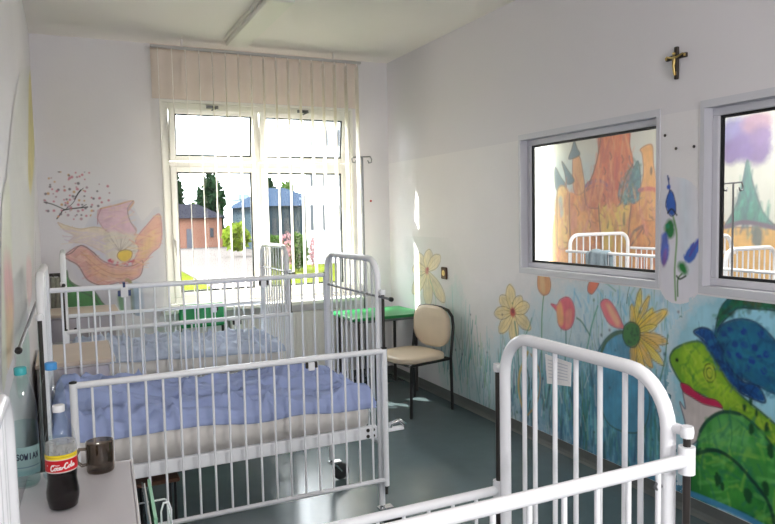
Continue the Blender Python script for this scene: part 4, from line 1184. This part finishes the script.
# papers in a wire holder on the cabinet side (the holder hooks over the cabinet edge)
HX, HY, HZ = .150, 1.86, .50
def hp(x, y, z): return (HX + x + (y) * .045, HY + y, HZ + z)
mb = MB()
for z in (.06, .17):
    mb.tube([hp(.0, .36, z), hp(.075, .36, z), hp(.082, .35, z), hp(.082, .03, z), hp(.075, .02, z), hp(.0, .02, z)], .003, 8)
for y in (.06, .32):
    mb.tube([hp(.0, y, .0), hp(.076, y, .0), hp(.082, y, .01), hp(.082, y, .17)], .003, 8)
mb.tube([hp(.082, .22, .06), hp(.085, .22, .19), hp(.078, .22, .215), hp(.064, .22, .215), hp(.056, .22, .19), hp(.056, .22, .0)], .003, 8)
solo('wire_holder', mb, M['white'], hp(.04, .2, 0), 'white wire document holder hooked on the side of the cabinet with the bottles', 'holder')
def leaf(name, x, t, h, m, lab, cat):
    solo(name, MB().prism([hp(x, .04, .006), hp(x, .34, .006), hp(x - .003, .355, h), hp(x - .003, .05, h)], (t, 0, 0)), m, hp(x, .2, .006), lab, cat)
leaf('document_sleeve', .012, .004, .24, M['sleeve'], 'clear plastic document sleeve standing in the wire holder', 'document')
leaf('document', .019, .004, .235, M['paper'], 'white papers between the clear sleeve and the green folder', 'document')
leaf('folder', .030, .009, .245, M['greenfolder'], 'pale green card folder standing in the wire holder', 'folder')
# low wooden stool under the middle cot
T = Thing('wooden_stool', (.33, 3.30, 0), 'low dark wooden stool half under the middle cot', 'stool')
T.part('seat', MB().box((.23, 3.19, .35), (.42, 3.42, .37), .004), M['wood'])
for a in (.25, .40):
    for b in (3.21, 3.40): T.part('leg', MB().tube([(a, b, .001), (a, b, .352)], .007, 8), M['blackm'])

# ================================================================== PAPER CARD, CLIP
q = [onx(p, 1.172) for p in ((545, 354), (571, 363), (570.5, 386.5), (547, 383.5))]
T = Thing('paper_card', tuple(q[3]), 'white paper card hung under the top tube of the closest cot end', 'card')
T.part('card', MB().prism([tuple(v) for v in q], (.0015, 0, 0)), M['paper'])
mb = MB()
for i in range(6):
    t = .15 + i * .12
    a = q[0] * (1 - t) + q[3] * t; b = q[1] * (1 - t) + q[2] * t
    a2 = a * .9 + b * .1; b2 = a * .12 + b * .88
    mb.prism([tuple(a2 - [.0006, 0, 0]), tuple(b2 - [.0006, 0, 0]), tuple(b2 - [.0006, 0, .0025]), tuple(a2 - [.0006, 0, .0025])], (.0004, 0, 0))
T.part('printed_lines', mb, M['paperline'])
T = Thing('rail_clip', (.254, 3.735, 1.16), 'small white plastic clip with blue sides on the raised far rail', 'clip')
T.part('body', MB().box((.236, 3.705, 1.165), (.272, 3.716, 1.215), .003), M['capwhite'])
T.part('jaws', MB().box((.222, 3.7165, 1.170), (.286, 3.719, 1.200)).box((.248, 3.7165, 1.233), (.260, 3.755, 1.240)).box((.248, 3.7165, 1.20), (.260, 3.719, 1.240)), M['clipblue'])

# ================================================================== TABLE, CHAIRS
TX0, TX1, TY0, TY1, TZ = 2.12, 2.81, 5.19, 5.745, .70
T = Thing('table', ((TX0 + TX1) / 2, (TY0 + TY1) / 2, 0), 'square green-topped table in the corner between window and chair', 'table')
T.part('tabletop', MB().box((TX0, TY0, TZ - .025), (TX1, TY1, TZ), .004), M['green'])
T.part('apron', MB().box((TX0 + .06, TY0 + .06, TZ - .055), (TX1 - .06, TY1 - .06, TZ - .025)), M['steel'])
for a in (TX0 + .07, TX1 - .07):
    for b in (TY0 + .07, TY1 - .05): T.part('leg', MB().tube([(a, b, .001), (a, b, TZ - .03)], .014, 10), M['dark'])


def pad(cx, cy, cz, hx, hy, t, e=3.2, n=32, ax='z', bulge=.012):
    """rounded upholstered pad (superellipse outline)"""
    mb = MB(); rings = []
    for k, (ins, off) in enumerate(((.985, -.5), (1.0, -.25), (1.0, .2), (.97, .42), (.86, .5), (.5, .5 + bulge * 6), (.1, .5 + bulge * 8))):
        ring = []
        for j in range(n):
            a = 2 * math.pi * j / n
            x = hx * ins * math.copysign(abs(math.cos(a)) ** (2 / e), math.cos(a)); y = hy * ins * math.copysign(abs(math.sin(a)) ** (2 / e), math.sin(a))
            ring.append((x, y, off * t))
        rings.append(ring)
    out = []
    for r in rings:
        if ax == 'z': out.append([(cx + x, cy + y, cz + z) for x, y, z in r])
        else: out.append([(cx - z, cy + x, cz + y) for x, y, z in r])     # faces -x
    mb.loft(out); return mb


def chair():
    T = Thing('chair', (2.465, 4.82, 0), 'beige padded chair with black legs against the painted wall', 'chair')
    def L(x, y, z): return (2.465 + x, 4.82 + y, z)
    T.part('seat', pad(2.465 - .01, 4.82, .435, .235, .245, .045), M['chairpad'])
    p = T.part('backrest', pad(2.465 + .21, 4.82, .645, .225, .168, .035, 2.8, ax='x'), M['chairpad'])
    for s in (-1, 1):
        y = s * .245
        T.part('leg', MB().tube([L(-.20, y, 0.001), L(-.19, y, .405)], .0125, 10), M['blackm'])
        mb = MB().tube([L(.215, y, .001), L(.205, y, .42), L(.235, y, .66), L(.24, y * .93, .74), L(.238, y * .75, .785), L(.236, y * .4, .802), L(.236, 0, .806)], .0125, 10)
        T.part('leg', mb, M['blackm'])
        T.part('seat_frame', MB().tube([L(-.19, y, .405), L(.205, y, .412)], .011, 8), M['blackm'])
    T.part('stretcher', MB().tube([L(-.19, -.245, .40), L(-.19, .245, .40)], .010, 8), M['blackm'])
    T.part('stretcher', MB().tube([L(.205, -.245, .41), L(.205, .245, .41)], .010, 8), M['blackm'])
    T.o.rotation_euler = (0, 0, .18)
chair()
T = Thing('chair', (.97, 5.50, 0), 'green padded chair under the window behind the far cot', 'chair')
T.part('backrest', MB().box((.79, 5.62, .675), (1.15, 5.655, .865), .012), M['greenpad'])
T.part('seat', MB().box((.78, 5.27, .42), (1.16, 5.62, .46), .012), M['greenpad'])
for a in (.80, 1.14):
    T.part('leg', MB().tube([(a, 5.30, .001), (a, 5.30, .42)], .011, 8), M['blackm'])
    T.part('leg', MB().tube([(a, 5.64, .001), (a, 5.67, .45), (a, 5.67, .80)], .011, 8), M['blackm'])
    T.part('seat_frame', MB().tube([(a, 5.30, .41), (a, 5.64, .41)], .010, 8), M['blackm'])


# ================================================================== DRIP STANDS
def drip(x, y, top, label, pr=.0125):
    T = Thing('drip_stand', (x, y, 0), label, 'drip stand')
    T.part('pole', MB().tube([(x, y, .06), (x, y, top)], pr, 10), M['steel'])
    hk = MB().tube([(x - .085, y, top - .005), (x + .085, y, top + .005)], .006, 8)
    T.part('crossbar', hk, M['steel'])
    for s in (-1, 1):
        T.part('hook', MB().tube([(x + s * .085, y, top + .004 * s), (x + s * .10, y, top - .02), (x + s * .095, y, top - .05), (x + s * .07, y, top - .055), (x + s * .06, y, top - .03)], .005, 6), M['steel'])
    hub = T.part('base', MB().lathe([(.02, .04), (.03, .05), (.03, .08), (.014, .09)], (x, y, 0), 14), M['steel'])
    for k in range(5):
        a = 2 * math.pi * k / 5 + .3
        ex, ey = x + .095 * math.cos(a), y + .095 * math.sin(a)
        T.part('leg', MB().tube([(x, y, .06), (ex, ey, .045)], .009, 8).lathe([(.006, -.006), (.018, -.006), (.018, .006), (.006, .006)], (ex, ey, .0185), 12, 'y'), M['steel'])
drip(2.515, 5.86, 2.10, 'grey drip stand with two hooks beside the window and green table')
drip(4.245, 3.3, 1.735, 'thin drip stand in the next room in front of the painted tower', .007)


# ================================================================== RADIATOR, BLIND, LAMP
T = Thing('radiator', (1.7, YB - .07, .14), 'white panel radiator under the window sill', 'radiator')
RX0, RX1, RYY = 1.25, 2.30, YB - .11
T.part('panel', MB().box((RX0, RYY, .14), (RX1, RYY + .055, .70), .008), M['wfr'])
mb = MB()
for i in range(20): mb.box((RX0 + .035 + i * .051 - .013, RYY - .008, .17), (RX0 + .035 + i * .051 + .013, RYY, .67), .003)
T.part('ribs', mb, M['wfr'])
T.part('pipe', MB().tube([(RX1, RYY + .03, .17), (RX1 + .05, RYY + .03, .17), (RX1 + .06, RYY + .03, .15), (RX1 + .06, RYY + .03, .002)], .010, 8), M['wfr'])
T.part('valve', MB().lathe([(.012, 0), (.02, .01), (.02, .05), (.012, .055)], (RX1, RYY + .03, .64), 12, 'x'), M['capwhite'])
T.part('wall_bracket', MB().box((1.4, RYY + .055, .3), (1.44, YB - .001, .5)).box((2.06, RYY + .055, .3), (2.10, YB - .001, .5)), M['wfr'])

RY = 5.74
T = Thing('vertical_blind', (1.55, RY, .93), 'cream vertical blind with open vanes hanging in front of the big window', 'blind')
T.part('headrail', MB().box((.665, RY - .018, 2.918), (2.47, RY + .018, 2.938), .004), M['blindrail'])
T.part('ceiling_bracket', MB().box((.9, RY - .012, 2.94), (.915, RY + .012, 2.9995)).box((2.2, RY - .012, 2.94), (2.215, RY + .012, 2.9995)), M['ceil'])
nv = 17
for i in range(nv):
    x = .72 + (2.43 - .72) * i / (nv - 1)
    w = .0635
    mb = MB(); rings = []
    rot = math.radians(8)
    vx, vy = math.sin(rot), math.cos(rot)
    prof_ = [(-1, 0), (-.5, .003), (0, .004), (.5, .003), (1, 0)]
    for z in (.93, 1.6, 2.3, 2.895):
        rings.append([(x + vx * w * a + vy * b, RY + vy * w * a - vx * b, z) for a, b in prof_] + [(x + vx * w * a + vy * (b - .0012), RY + vy * w * a - vx * (b - .0012), z) for a, b in reversed(prof_)])
    mb.loft(rings)
    mb.box((x - .004, RY - .006, 2.895), (x + .004, RY + .006, 2.918))
    T.part('vane', mb, M['vane'])
mb = MB()
for sgn in (-1, 1): mb.tube([(.72, RY + sgn * .055, .945), (2.43, RY + sgn * .055, .945)], .0012, 5)
T.part('bottom_chain', mb, M['capwhite'])

T = Thing('ceiling_light', (1.305, 4.91, 3.0), 'long white fluorescent ceiling light above the cots, switched off', 'lamp')
T.part('housing', MB().box((1.21, 4.27, 2.965), (1.404, 5.55, 2.9995), .004), M['lampm'])
T.part('diffuser', MB().box((1.218, 4.28, 2.925), (1.396, 5.54, 2.965), .008), M['diff'])

# ================================================================== CRUCIFIX, SOCKET, SCREWS
cy, cz = 2.536, 2.298
T = Thing('crucifix', (XR - .012, cy, cz), 'small dark wooden crucifix high on the wall above the interior windows', 'crucifix')
T.part('cross', MB().box((XR - .018, cy - .0105, cz - .082), (XR - .001, cy + .0105, cz + .08), .003).box((XR - .0178, cy - .065, cz + .018), (XR - .0012, cy + .065, cz + .040), .003), M['cross'])
mb = MB().tube([(XR - .024, cy - .05, cz + .037), (XR - .026, cy - .02, cz + .026), (XR - .027, cy, cz + .022), (XR - .026, cy + .02, cz + .026), (XR - .024, cy + .05, cz + .037)], [.004, .005, .007, .005, .004], 8)
mb.tube([(XR - .026, cy, cz + .030), (XR - .027, cy, cz + .005), (XR - .027, cy + .003, cz - .015), (XR - .026, cy, cz - .045), (XR - .024, cy, cz - .062)], [.008, .009, .007, .006, .004], 8)
mb.ball((XR - .029, cy, cz + .043), .0085, 10)
T.part('figure', mb, M['brass'])
T.part('plaques', MB().box((XR - .021, cy - .007, cz - .062), (XR - .018, cy + .007, cz - .045)).box((XR - .021, cy - .063, cz + .022), (XR - .018, cy - .052, cz + .036)).box((XR - .021, cy + .052, cz + .022), (XR - .018, cy + .063, cz + .036)), M['brass'])
p = onx((445, 273), XR)
T = Thing('wall_socket', (XR - .01, float(p[1]), float(p[2])), 'small dark brown wall socket above the beige chair', 'socket')
T.part('plate', MB().box((XR - .016, p[1] - .045, p[2] - .05), (XR - .0005, p[1] + .045, p[2] + .05), .006), M['wood'])
T.part('insert', MB().lathe([(.024, 0), (.024, .004), (.018, .004), (.016, -.004)], (XR - .0165, p[1], p[2]), 18, 'x'), M['brass'])
for q, nm, lb in (((665.5, 135.5), 'wall_plug', 'topmost dark screw hole plug on the wall between the interior windows'), ((676.5, 148.5), 'wall_plug', 'lowest of the three dark screw plugs between the interior windows'), ((694.5, 146.5), 'wall_plug', 'dark screw plug beside the frame of the second interior window')):
    p = onx(q, XR)
    solo(nm, MB().lathe([(.008, -.005), (.008, -.002), (.004, -.0005)], (XR, p[1], p[2]), 10, 'x'), M['dark'], (XR, float(p[1]), float(p[2])), lb, 'screw')
p = ony((370.5, 201), YB)
solo('push_pin', MB().lathe([(.004, 0), (.004, .006), (.011, .008), (.009, .014)], (p[0], YB, p[2]), 10, 'y'), M['red'], (float(p[0]), YB, float(p[2])), 'tiny red pin on the wall beside the drip stand', 'pin')
# towel hanging in the corner behind the far cot
tx0, tx1 = -.128, -.052
mb = MB(); P = []; nx, nz = 18, 26
for j in range(nz + 1):
    for i in range(nx + 1):
        t = i / nx; z = .60 + (1.12 - .60) * j / nz
        P.append((tx0 + (tx1 - tx0) * t, 5.935 - .012 * math.sin(t * 14) * (1 - .4 * j / nz) - .006 * math.sin(t * 5 + z * 6), z + .006 * math.sin(t * 9)))
mb.add(P, [(j * (nx + 1) + i, j * (nx + 1) + i + 1, (j + 1) * (nx + 1) + i + 1, (j + 1) * (nx + 1) + i) for j in range(nz) for i in range(nx)], True)
o = solo('towel', mb, M['towel'], (-.09, 5.935, .60), 'grey-green towel hanging in the corner behind the cot heads', 'towel')
sm = o.modifiers.new('thickness', 'SOLIDIFY'); sm.thickness = .008
mb = MB().box((tx0 - .01, 5.955, 1.125), (tx1 + .01, 5.9695, 1.15), .003).tube([(-.110, 5.955, 1.135), (-.110, 5.93, 1.127), (-.110, 5.925, 1.145)], .005, 6).tube([(-.070, 5.955, 1.135), (-.070, 5.93, 1.127), (-.070, 5.925, 1.145)], .005, 6)
solo('towel_hook', mb, M['dark'], (-.09, 5.96, 1.13), 'dark two-prong hook holding the grey-green towel', 'hook')

# ================================================================== NEXT ROOM: cots
def rot_cot(label, xa, xb, yend, length, top):
    """cot standing lengthwise along the far wall: its arched end faces the window"""
    T = Thing('cot', ((xa + xb) / 2, yend - length / 2, 0), label, 'cot')
    R = .09
    for ey, nm in ((yend, 'headboard'), (yend - length, 'footboard')):
        path = [(xa, ey, .05), (xa, ey, top - R)] + arc((xa + R, ey, top - R), R, math.pi, math.pi / 2, 6, (1, 0, 0), (0, 0, 1))[1:] + [(xb - R, ey, top)] + arc((xb - R, ey, top - R), R, math.pi / 2, 0, 6, (1, 0, 0), (0, 0, 1))[1:] + [(xb, ey, .05)]
        p = T.part(nm, MB().tube(path, .017, 10), M['white'])
        for i in range(8):
            x = xa + (xb - xa) * (i + 1) / 9
            T.part('bar', MB().tube([(x, ey, .45), (x, ey, top - .01)], .0065, 6, False), M['white'], p)
    for xx, dz in ((xa - .04, -.14), (xb + .04, -.14)):
        zt = top + dz
        mb = MB()
        for z in (zt, zt - .6): mb.tube([(xx, yend - length, z), (xx, yend, z)], .013, 8)
        p = T.part('side_rail', mb, M['white'])
        for i in range(16):
            y = yend - length * (i + 1) / 17
            T.part('bar', MB().tube([(xx, y, zt - .6), (xx, y, zt)], .0055, 6, False), M['white'], p)
    T.part('bed_frame', MB().box((xa + .02, yend - length + .02, .46), (xb - .02, yend - .02, .52)), M['white'])
rot_cot('white cot in the next room seen through the first interior window', 4.065, 4.75, 4.8, 1.1, 1.345)
rot_cot('white cot in the next room below the painted teal-roofed tower', 4.37, 4.92, 3.45, 1.3, 1.255)
P = []; n = 26
for j in range(n + 1):
    for i in range(n + 1):
        u, v = i / n, j / n
        d = (v - .5) * .46
        xx = 4.025 + (.024 if d > 0 else -.024) * min(1, abs(d) / .03) + .014 * math.sin(u * 15 + v * 3) * min(1, abs(d) * 6)
        P.append((xx, 4.26 + .24 * u + .02 * math.sin(v * 5), 1.226 - max(0, abs(d) - .02) - .03 * abs(u - .5) + .008 * math.sin(u * 12)))
mb = MB().add(P, [(j * (n + 1) + i, j * (n + 1) + i + 1, (j + 1) * (n + 1) + i + 1, (j + 1) * (n + 1) + i) for j in range(n) for i in range(n)], True)
o = solo('blanket', mb, M['greyblue'], (4.025, 4.38, 1.22), 'grey-blue blanket thrown over the cot rail in the next room', 'blanket')
sm = o.modifiers.new('thickness', 'SOLIDIFY'); sm.thickness = .010

P = []; nx, nz = 30, 6
for j in range(nz + 1):
    for i in range(nx + 1):
        t = i / nx
        P.append((4.70 + .262 * t, Y2 - .06 + .014 * math.sin(t * 34) * (1 - .3 * j / nz), .35 + 2.45 * j / nz))
mb = MB().add(P, [(j * (nx + 1) + i, j * (nx + 1) + i + 1, (j + 1) * (nx + 1) + i + 1, (j + 1) * (nx + 1) + i) for j in range(nz) for i in range(nx)], True)
T = Thing('sheer_curtain', (4.83, Y2 - .06, .35), 'bright white sheer curtain in the next room beside the painted castle', 'curtain')
T.part('curtain_fabric', mb, M['sheer'])
T.part('curtain_rod', MB().tube([(4.66, Y2 - .06, 2.81), (4.97, Y2 - .06, 2.81)], .010, 8).box((4.72, Y2 - .06, 2.80), (4.735, Y2 - .001, 2.82)), M['capwhite'])

# ================================================================== OUTSIDE
GZ = -.75
g = MB().box((-60, YB + .2, GZ - .2), (140, 150, GZ))
struct('ground', g, M['grass'])
dr = [onz(p, GZ) for p in ((120, 250.5), (226, 247), (262, 246), (300, 250), (262, 262), (262, 320), (226, 296), (172, 266), (140, 258))]
struct('driveway', MB().prism([(float(v[0]), float(v[1]), GZ + .0) for v in dr], (0, 0, .02)), M['drive'])


def house(label, x0, x1, y0, y1, hw, hr, wm, rm, wins=(), door=None, over=.4):
    T = Thing('house', ((x0 + x1) / 2, (y0 + y1) / 2, GZ), label, 'building')
    z = GZ
    w = T.part('wall', MB().box((x0, y0, z), (x1, y1, z + hw)), wm)
    ym = (y0 + y1) / 2
    mb = MB().add([(x0 - over, y0 - over, z + hw), (x1 + over, y0 - over, z + hw), (x1 + over, y1 + over, z + hw), (x0 - over, y1 + over, z + hw), (x0 + hr, ym, z + hw + hr), (x1 - hr * 1.2, ym, z + hw + hr)],
                  [(0, 1, 5, 4), (1, 2, 5), (2, 3, 4, 5), (3, 0, 4), (3, 2, 1, 0)])
    T.part('roof', mb, rm)
    for a, b, c_, d in wins: T.part('window', MB().box((a, y0 - .05, z + c_), (b, y0 + .02, z + d)), M['wpane'])
    if door: T.part('door', MB().box((door[0], y0 - .05, z), (door[1], y0 + .02, z + door[2])), M['hdoor'])
    return T
def X(p, y): return float(ony((p, 222), y)[0])
def Z(p, y): return float(ony(p, y)[2])
HY1 = float(onz((200, 248), GZ)[1])
hw = Z((200, 218), HY1) - GZ
house('low pink house with grey hipped roof across the drive', X(136, HY1), X(222, HY1), HY1, HY1 + 6, hw, Z((185, 204), HY1 + 3) - GZ - hw, M['hwall'], M['hroof'], [(X(209.5, HY1), X(213, HY1), Z((211, 237), HY1) - GZ, Z((211, 228), HY1) - GZ)], (X(186, HY1), X(191.5, HY1), Z((188, 229), HY1) - GZ), .35)
hw = Z((285, 206), 44) - GZ
house('slate grey house with blue-grey roof behind the bushes', X(266, 44), X(330, 44), 44, 54, hw, Z((285, 188), 49) - GZ - hw, M['bwall'], M['broof'], [(X(272, 44), X(276, 44), 1.0, 2.2), (X(284, 44), X(289, 44), 1.0, 2.2)])
T = Thing('building', (X(330, 31), 36, GZ), 'tall white wing of the building with narrow grey windows', 'building')
wx0, wx1 = X(306, 31), X(395, 31)
T.part('wall', MB().prism([(wx0, 31, GZ), (wx1, 31, GZ), (wx1 + 4, 41, GZ), (wx0 * 41 / 31 + .5, 41, GZ)], (0, 0, 14.7)), M['wing'])
for pa, pb in ((310.5, 314.5), (323, 327.5), (337, 342)):
    for ya, yb in ((205, 230), (174, 186), (130, 146)):
        a = ony((pa, ya), 31); b = ony((pb, yb), 31)
        T.part('window', MB().box((a[0], 30.95, b[2]), (b[0], 31.03, a[2]), .0), M['wpane'])
T = Thing('tower', (X(243.5, 75), 77, GZ), 'pale blue slim tower far beyond the drive', 'tower')
a = ony((240, 194), 75); b = ony((248, 222), 75)
T.part('shaft', MB().box((a[0], 75, GZ), (b[0], 79, a[2] - .6)), M['tower'])
T.part('cap', MB().box((a[0] - .2, 74.8, a[2] - .6), (b[0] + .2, 79.2, a[2])), M['tower'])


def tree(name, label, cat, px0, px1, ytop, ybot, y, m, n, size, trunk=True, spiky=False, group=None, seed=1):
    r = random.Random(seed)
    cx = X((px0 + px1) / 2, y); hw = (X(px1, y) - X(px0, y)) / 2
    zt = float(ony(((px0 + px1) / 2, ytop), y)[2]); zb = max(GZ, float(ony(((px0 + px1) / 2, ybot), y)[2]))
    T = Thing(name, (cx, y, GZ), label, cat, group)
    mb = MB(); cz = (zt + zb) / 2; hz = (zt - zb) / 2
    for i in range(n):
        while True:
            a, b, c_ = r.uniform(-1, 1), r.uniform(-1, 1), r.uniform(-1, 1)
            k = 1 - .55 * max(0, c_) if spiky else 1
            if a * a / (k * k) + b * b / (k * k) + c_ * c_ <= 1: break
        p = Vector((cx + a * hw, y + b * hw, cz + c_ * hz))
        d1 = Vector((r.uniform(-1, 1), r.uniform(-1, 1), r.uniform(-1, 1))).normalized(); d2 = d1.cross(Vector((r.uniform(-1, 1), r.uniform(-1, 1), r.uniform(-1, 1)))).normalized()
        s = size * r.uniform(.6, 1.3)
        mb.add([p - d1 * s, p + d2 * s * .5, p + d1 * s, p - d2 * s * .5], [(0, 1, 2, 3)])
    T.part('foliage', mb, m)
    if trunk: T.part('trunk', MB().tube([(cx, y, GZ), (cx, y, cz + hz * .4)], [hw * .09 + .05, .04], 8), M['bark'])
    return T
tree('tree', 'dark tree at the edge of the window behind the pink house', 'tree', 158, 184, 164, 232, 68, M['leaf1'], 700, .5, seed=1)
tree('tree', 'tall dark tree rising above the roof of the pink house', 'tree', 199, 226, 164, 236, 66, M['leaf1'], 620, .55, spiky=True, seed=2)
tree('tree', 'dark narrow tree behind the slate grey house', 'tree', 262, 276, 176, 226, 56, M['leaf1'], 350, .4, seed=3)
tree('tree', 'mid green tree above the blue-grey roof', 'tree', 280, 297, 180, 226, 58, M['leaf2'], 350, .4, seed=4)
tree('bush', 'yellow-green bush row behind the pink house roof', 'bush', 176, 216, 204, 246, 72, M['leaf2'], 700, .5, False, seed=5)
tree('bush', 'bright yellow-green bush beside the pink house', 'bush', 223, 248, 224, 249, 40, M['leaf3'], 500, .3, False, seed=6)
tree('bush', 'rounded green bush in front of the slate grey house', 'bush', 264, 286, 236, 268, 29, M['leaf2'], 600, .16, False, seed=7)
tree('bush', 'darker green bush next to the white building wing', 'bush', 288, 306, 232, 270, 27.5, M['leaf2'], 600, .15, False, seed=8)
tree('bush', 'reddish flowering plant at the foot of the white wing', 'bush', 309, 316, 238, 268, 27, M['petal'], 220, .06, False, seed=9)
tree('bush', 'pink flowering bush top in front of the slate house', 'bush', 279, 293, 231, 266, 26, M['petal'], 240, .07, True, seed=10)

# ================================================================== LIGHT
w = bpy.data.worlds.new('sky'); sc.world = w; w.use_nodes = True
bg = w.node_tree.nodes['Background']
bg.inputs['Color'].default_value = (.90, .94, 1.0, 1); bg.inputs['Strength'].default_value = 5.5
sun = bpy.data.lights.new('sun', 'SUN'); sun.energy = 7.0; sun.angle = math.radians(.5); sun.color = (1, .95, .86)
so = bpy.data.objects.new('sun', sun); COL.objects.link(so); so.location = (-6, 14, 12)
so.rotation_euler = Vector((.60, -.66, -.72)).to_track_quat('-Z', 'Y').to_euler()


def area(name, loc, rot, sx, sy, e, col, portal=False):
    l = bpy.data.lights.new(name, 'AREA'); l.shape = 'RECTANGLE'; l.size = sx; l.size_y = sy; l.energy = e; l.color = col
    o = bpy.data.objects.new(name, l); COL.objects.link(o); o.location = loc; o.rotation_euler = rot
    if portal: l.cycles.is_portal = True
    return o
area('window_portal', ((BX0 + BX1) / 2, YB + .2, (BZ0 + BZ1) / 2), (-math.pi / 2, 0, 0), BX1 - BX0, BZ1 - BZ0, 1, (1, 1, 1), True)
area('side_window_portal', ((NX0 + NX1) / 2, Y2 + .15, 1.6), (-math.pi / 2, 0, 0), NX1 - NX0, 2.2, 1, (1, 1, 1), True)
# added fill lights, no lamps known: behind the camera and in the next room
def lamp(x, y, e, label):
    T = Thing('ceiling_light', (x, y, 3.0), label, 'lamp')  # fixture added to brighten the next room and its castle wall
    T.part('housing', MB().box((x - .095, y - .75, 2.965), (x + .095, y + .75, 2.9995), .004), M['lampm'])
    T.part('diffuser', MB().box((x - .087, y - .74, 2.925), (x + .087, y + .74, 2.965), .008), M['diff'])
    area('next_room_fill_light', (x, y, 2.915), (0, 0, 0), .17, 1.45, e, (1, .97, .93))
T = Thing('front_fill', (1.2, YF, 1.9), 'added fill light on the unseen wall facing the window', 'lamp')  # fill added in place of a camera flash, no lamp known here
T.part('housing', MB().box((.5, YF + .0005, 1.79), (1.9, YF + .05, 2.01), .006), M['lampm'])
T.part('diffuser', MB().box((.51, YF + .05, 1.8), (1.89, YF + .085, 2.0), .008), M['diff'])
area('front_fill_light', (1.2, YF + .10, 1.9), (math.pi / 2, 0, 0), 1.3, .18, 24, (1, .98, .96))
lamp(4.0, 3.2, 24, 'added fill light under the ceiling of the next room')

vs = sc.view_settings
vs.view_transform = 'Standard'; vs.look = 'None'; vs.gamma = 1.0; vs.exposure = 1.42; vs.use_curve_mapping = False
sc.cycles.use_denoising = True
sc.cycles.max_bounces = 10
sc.cycles.diffuse_bounces = 5
sc.cycles.transparent_max_bounces = 24
sc.cycles.caustics_reflective = False
sc.cycles.caustics_refractive = False
sc.cycles.sample_clamp_indirect = 6
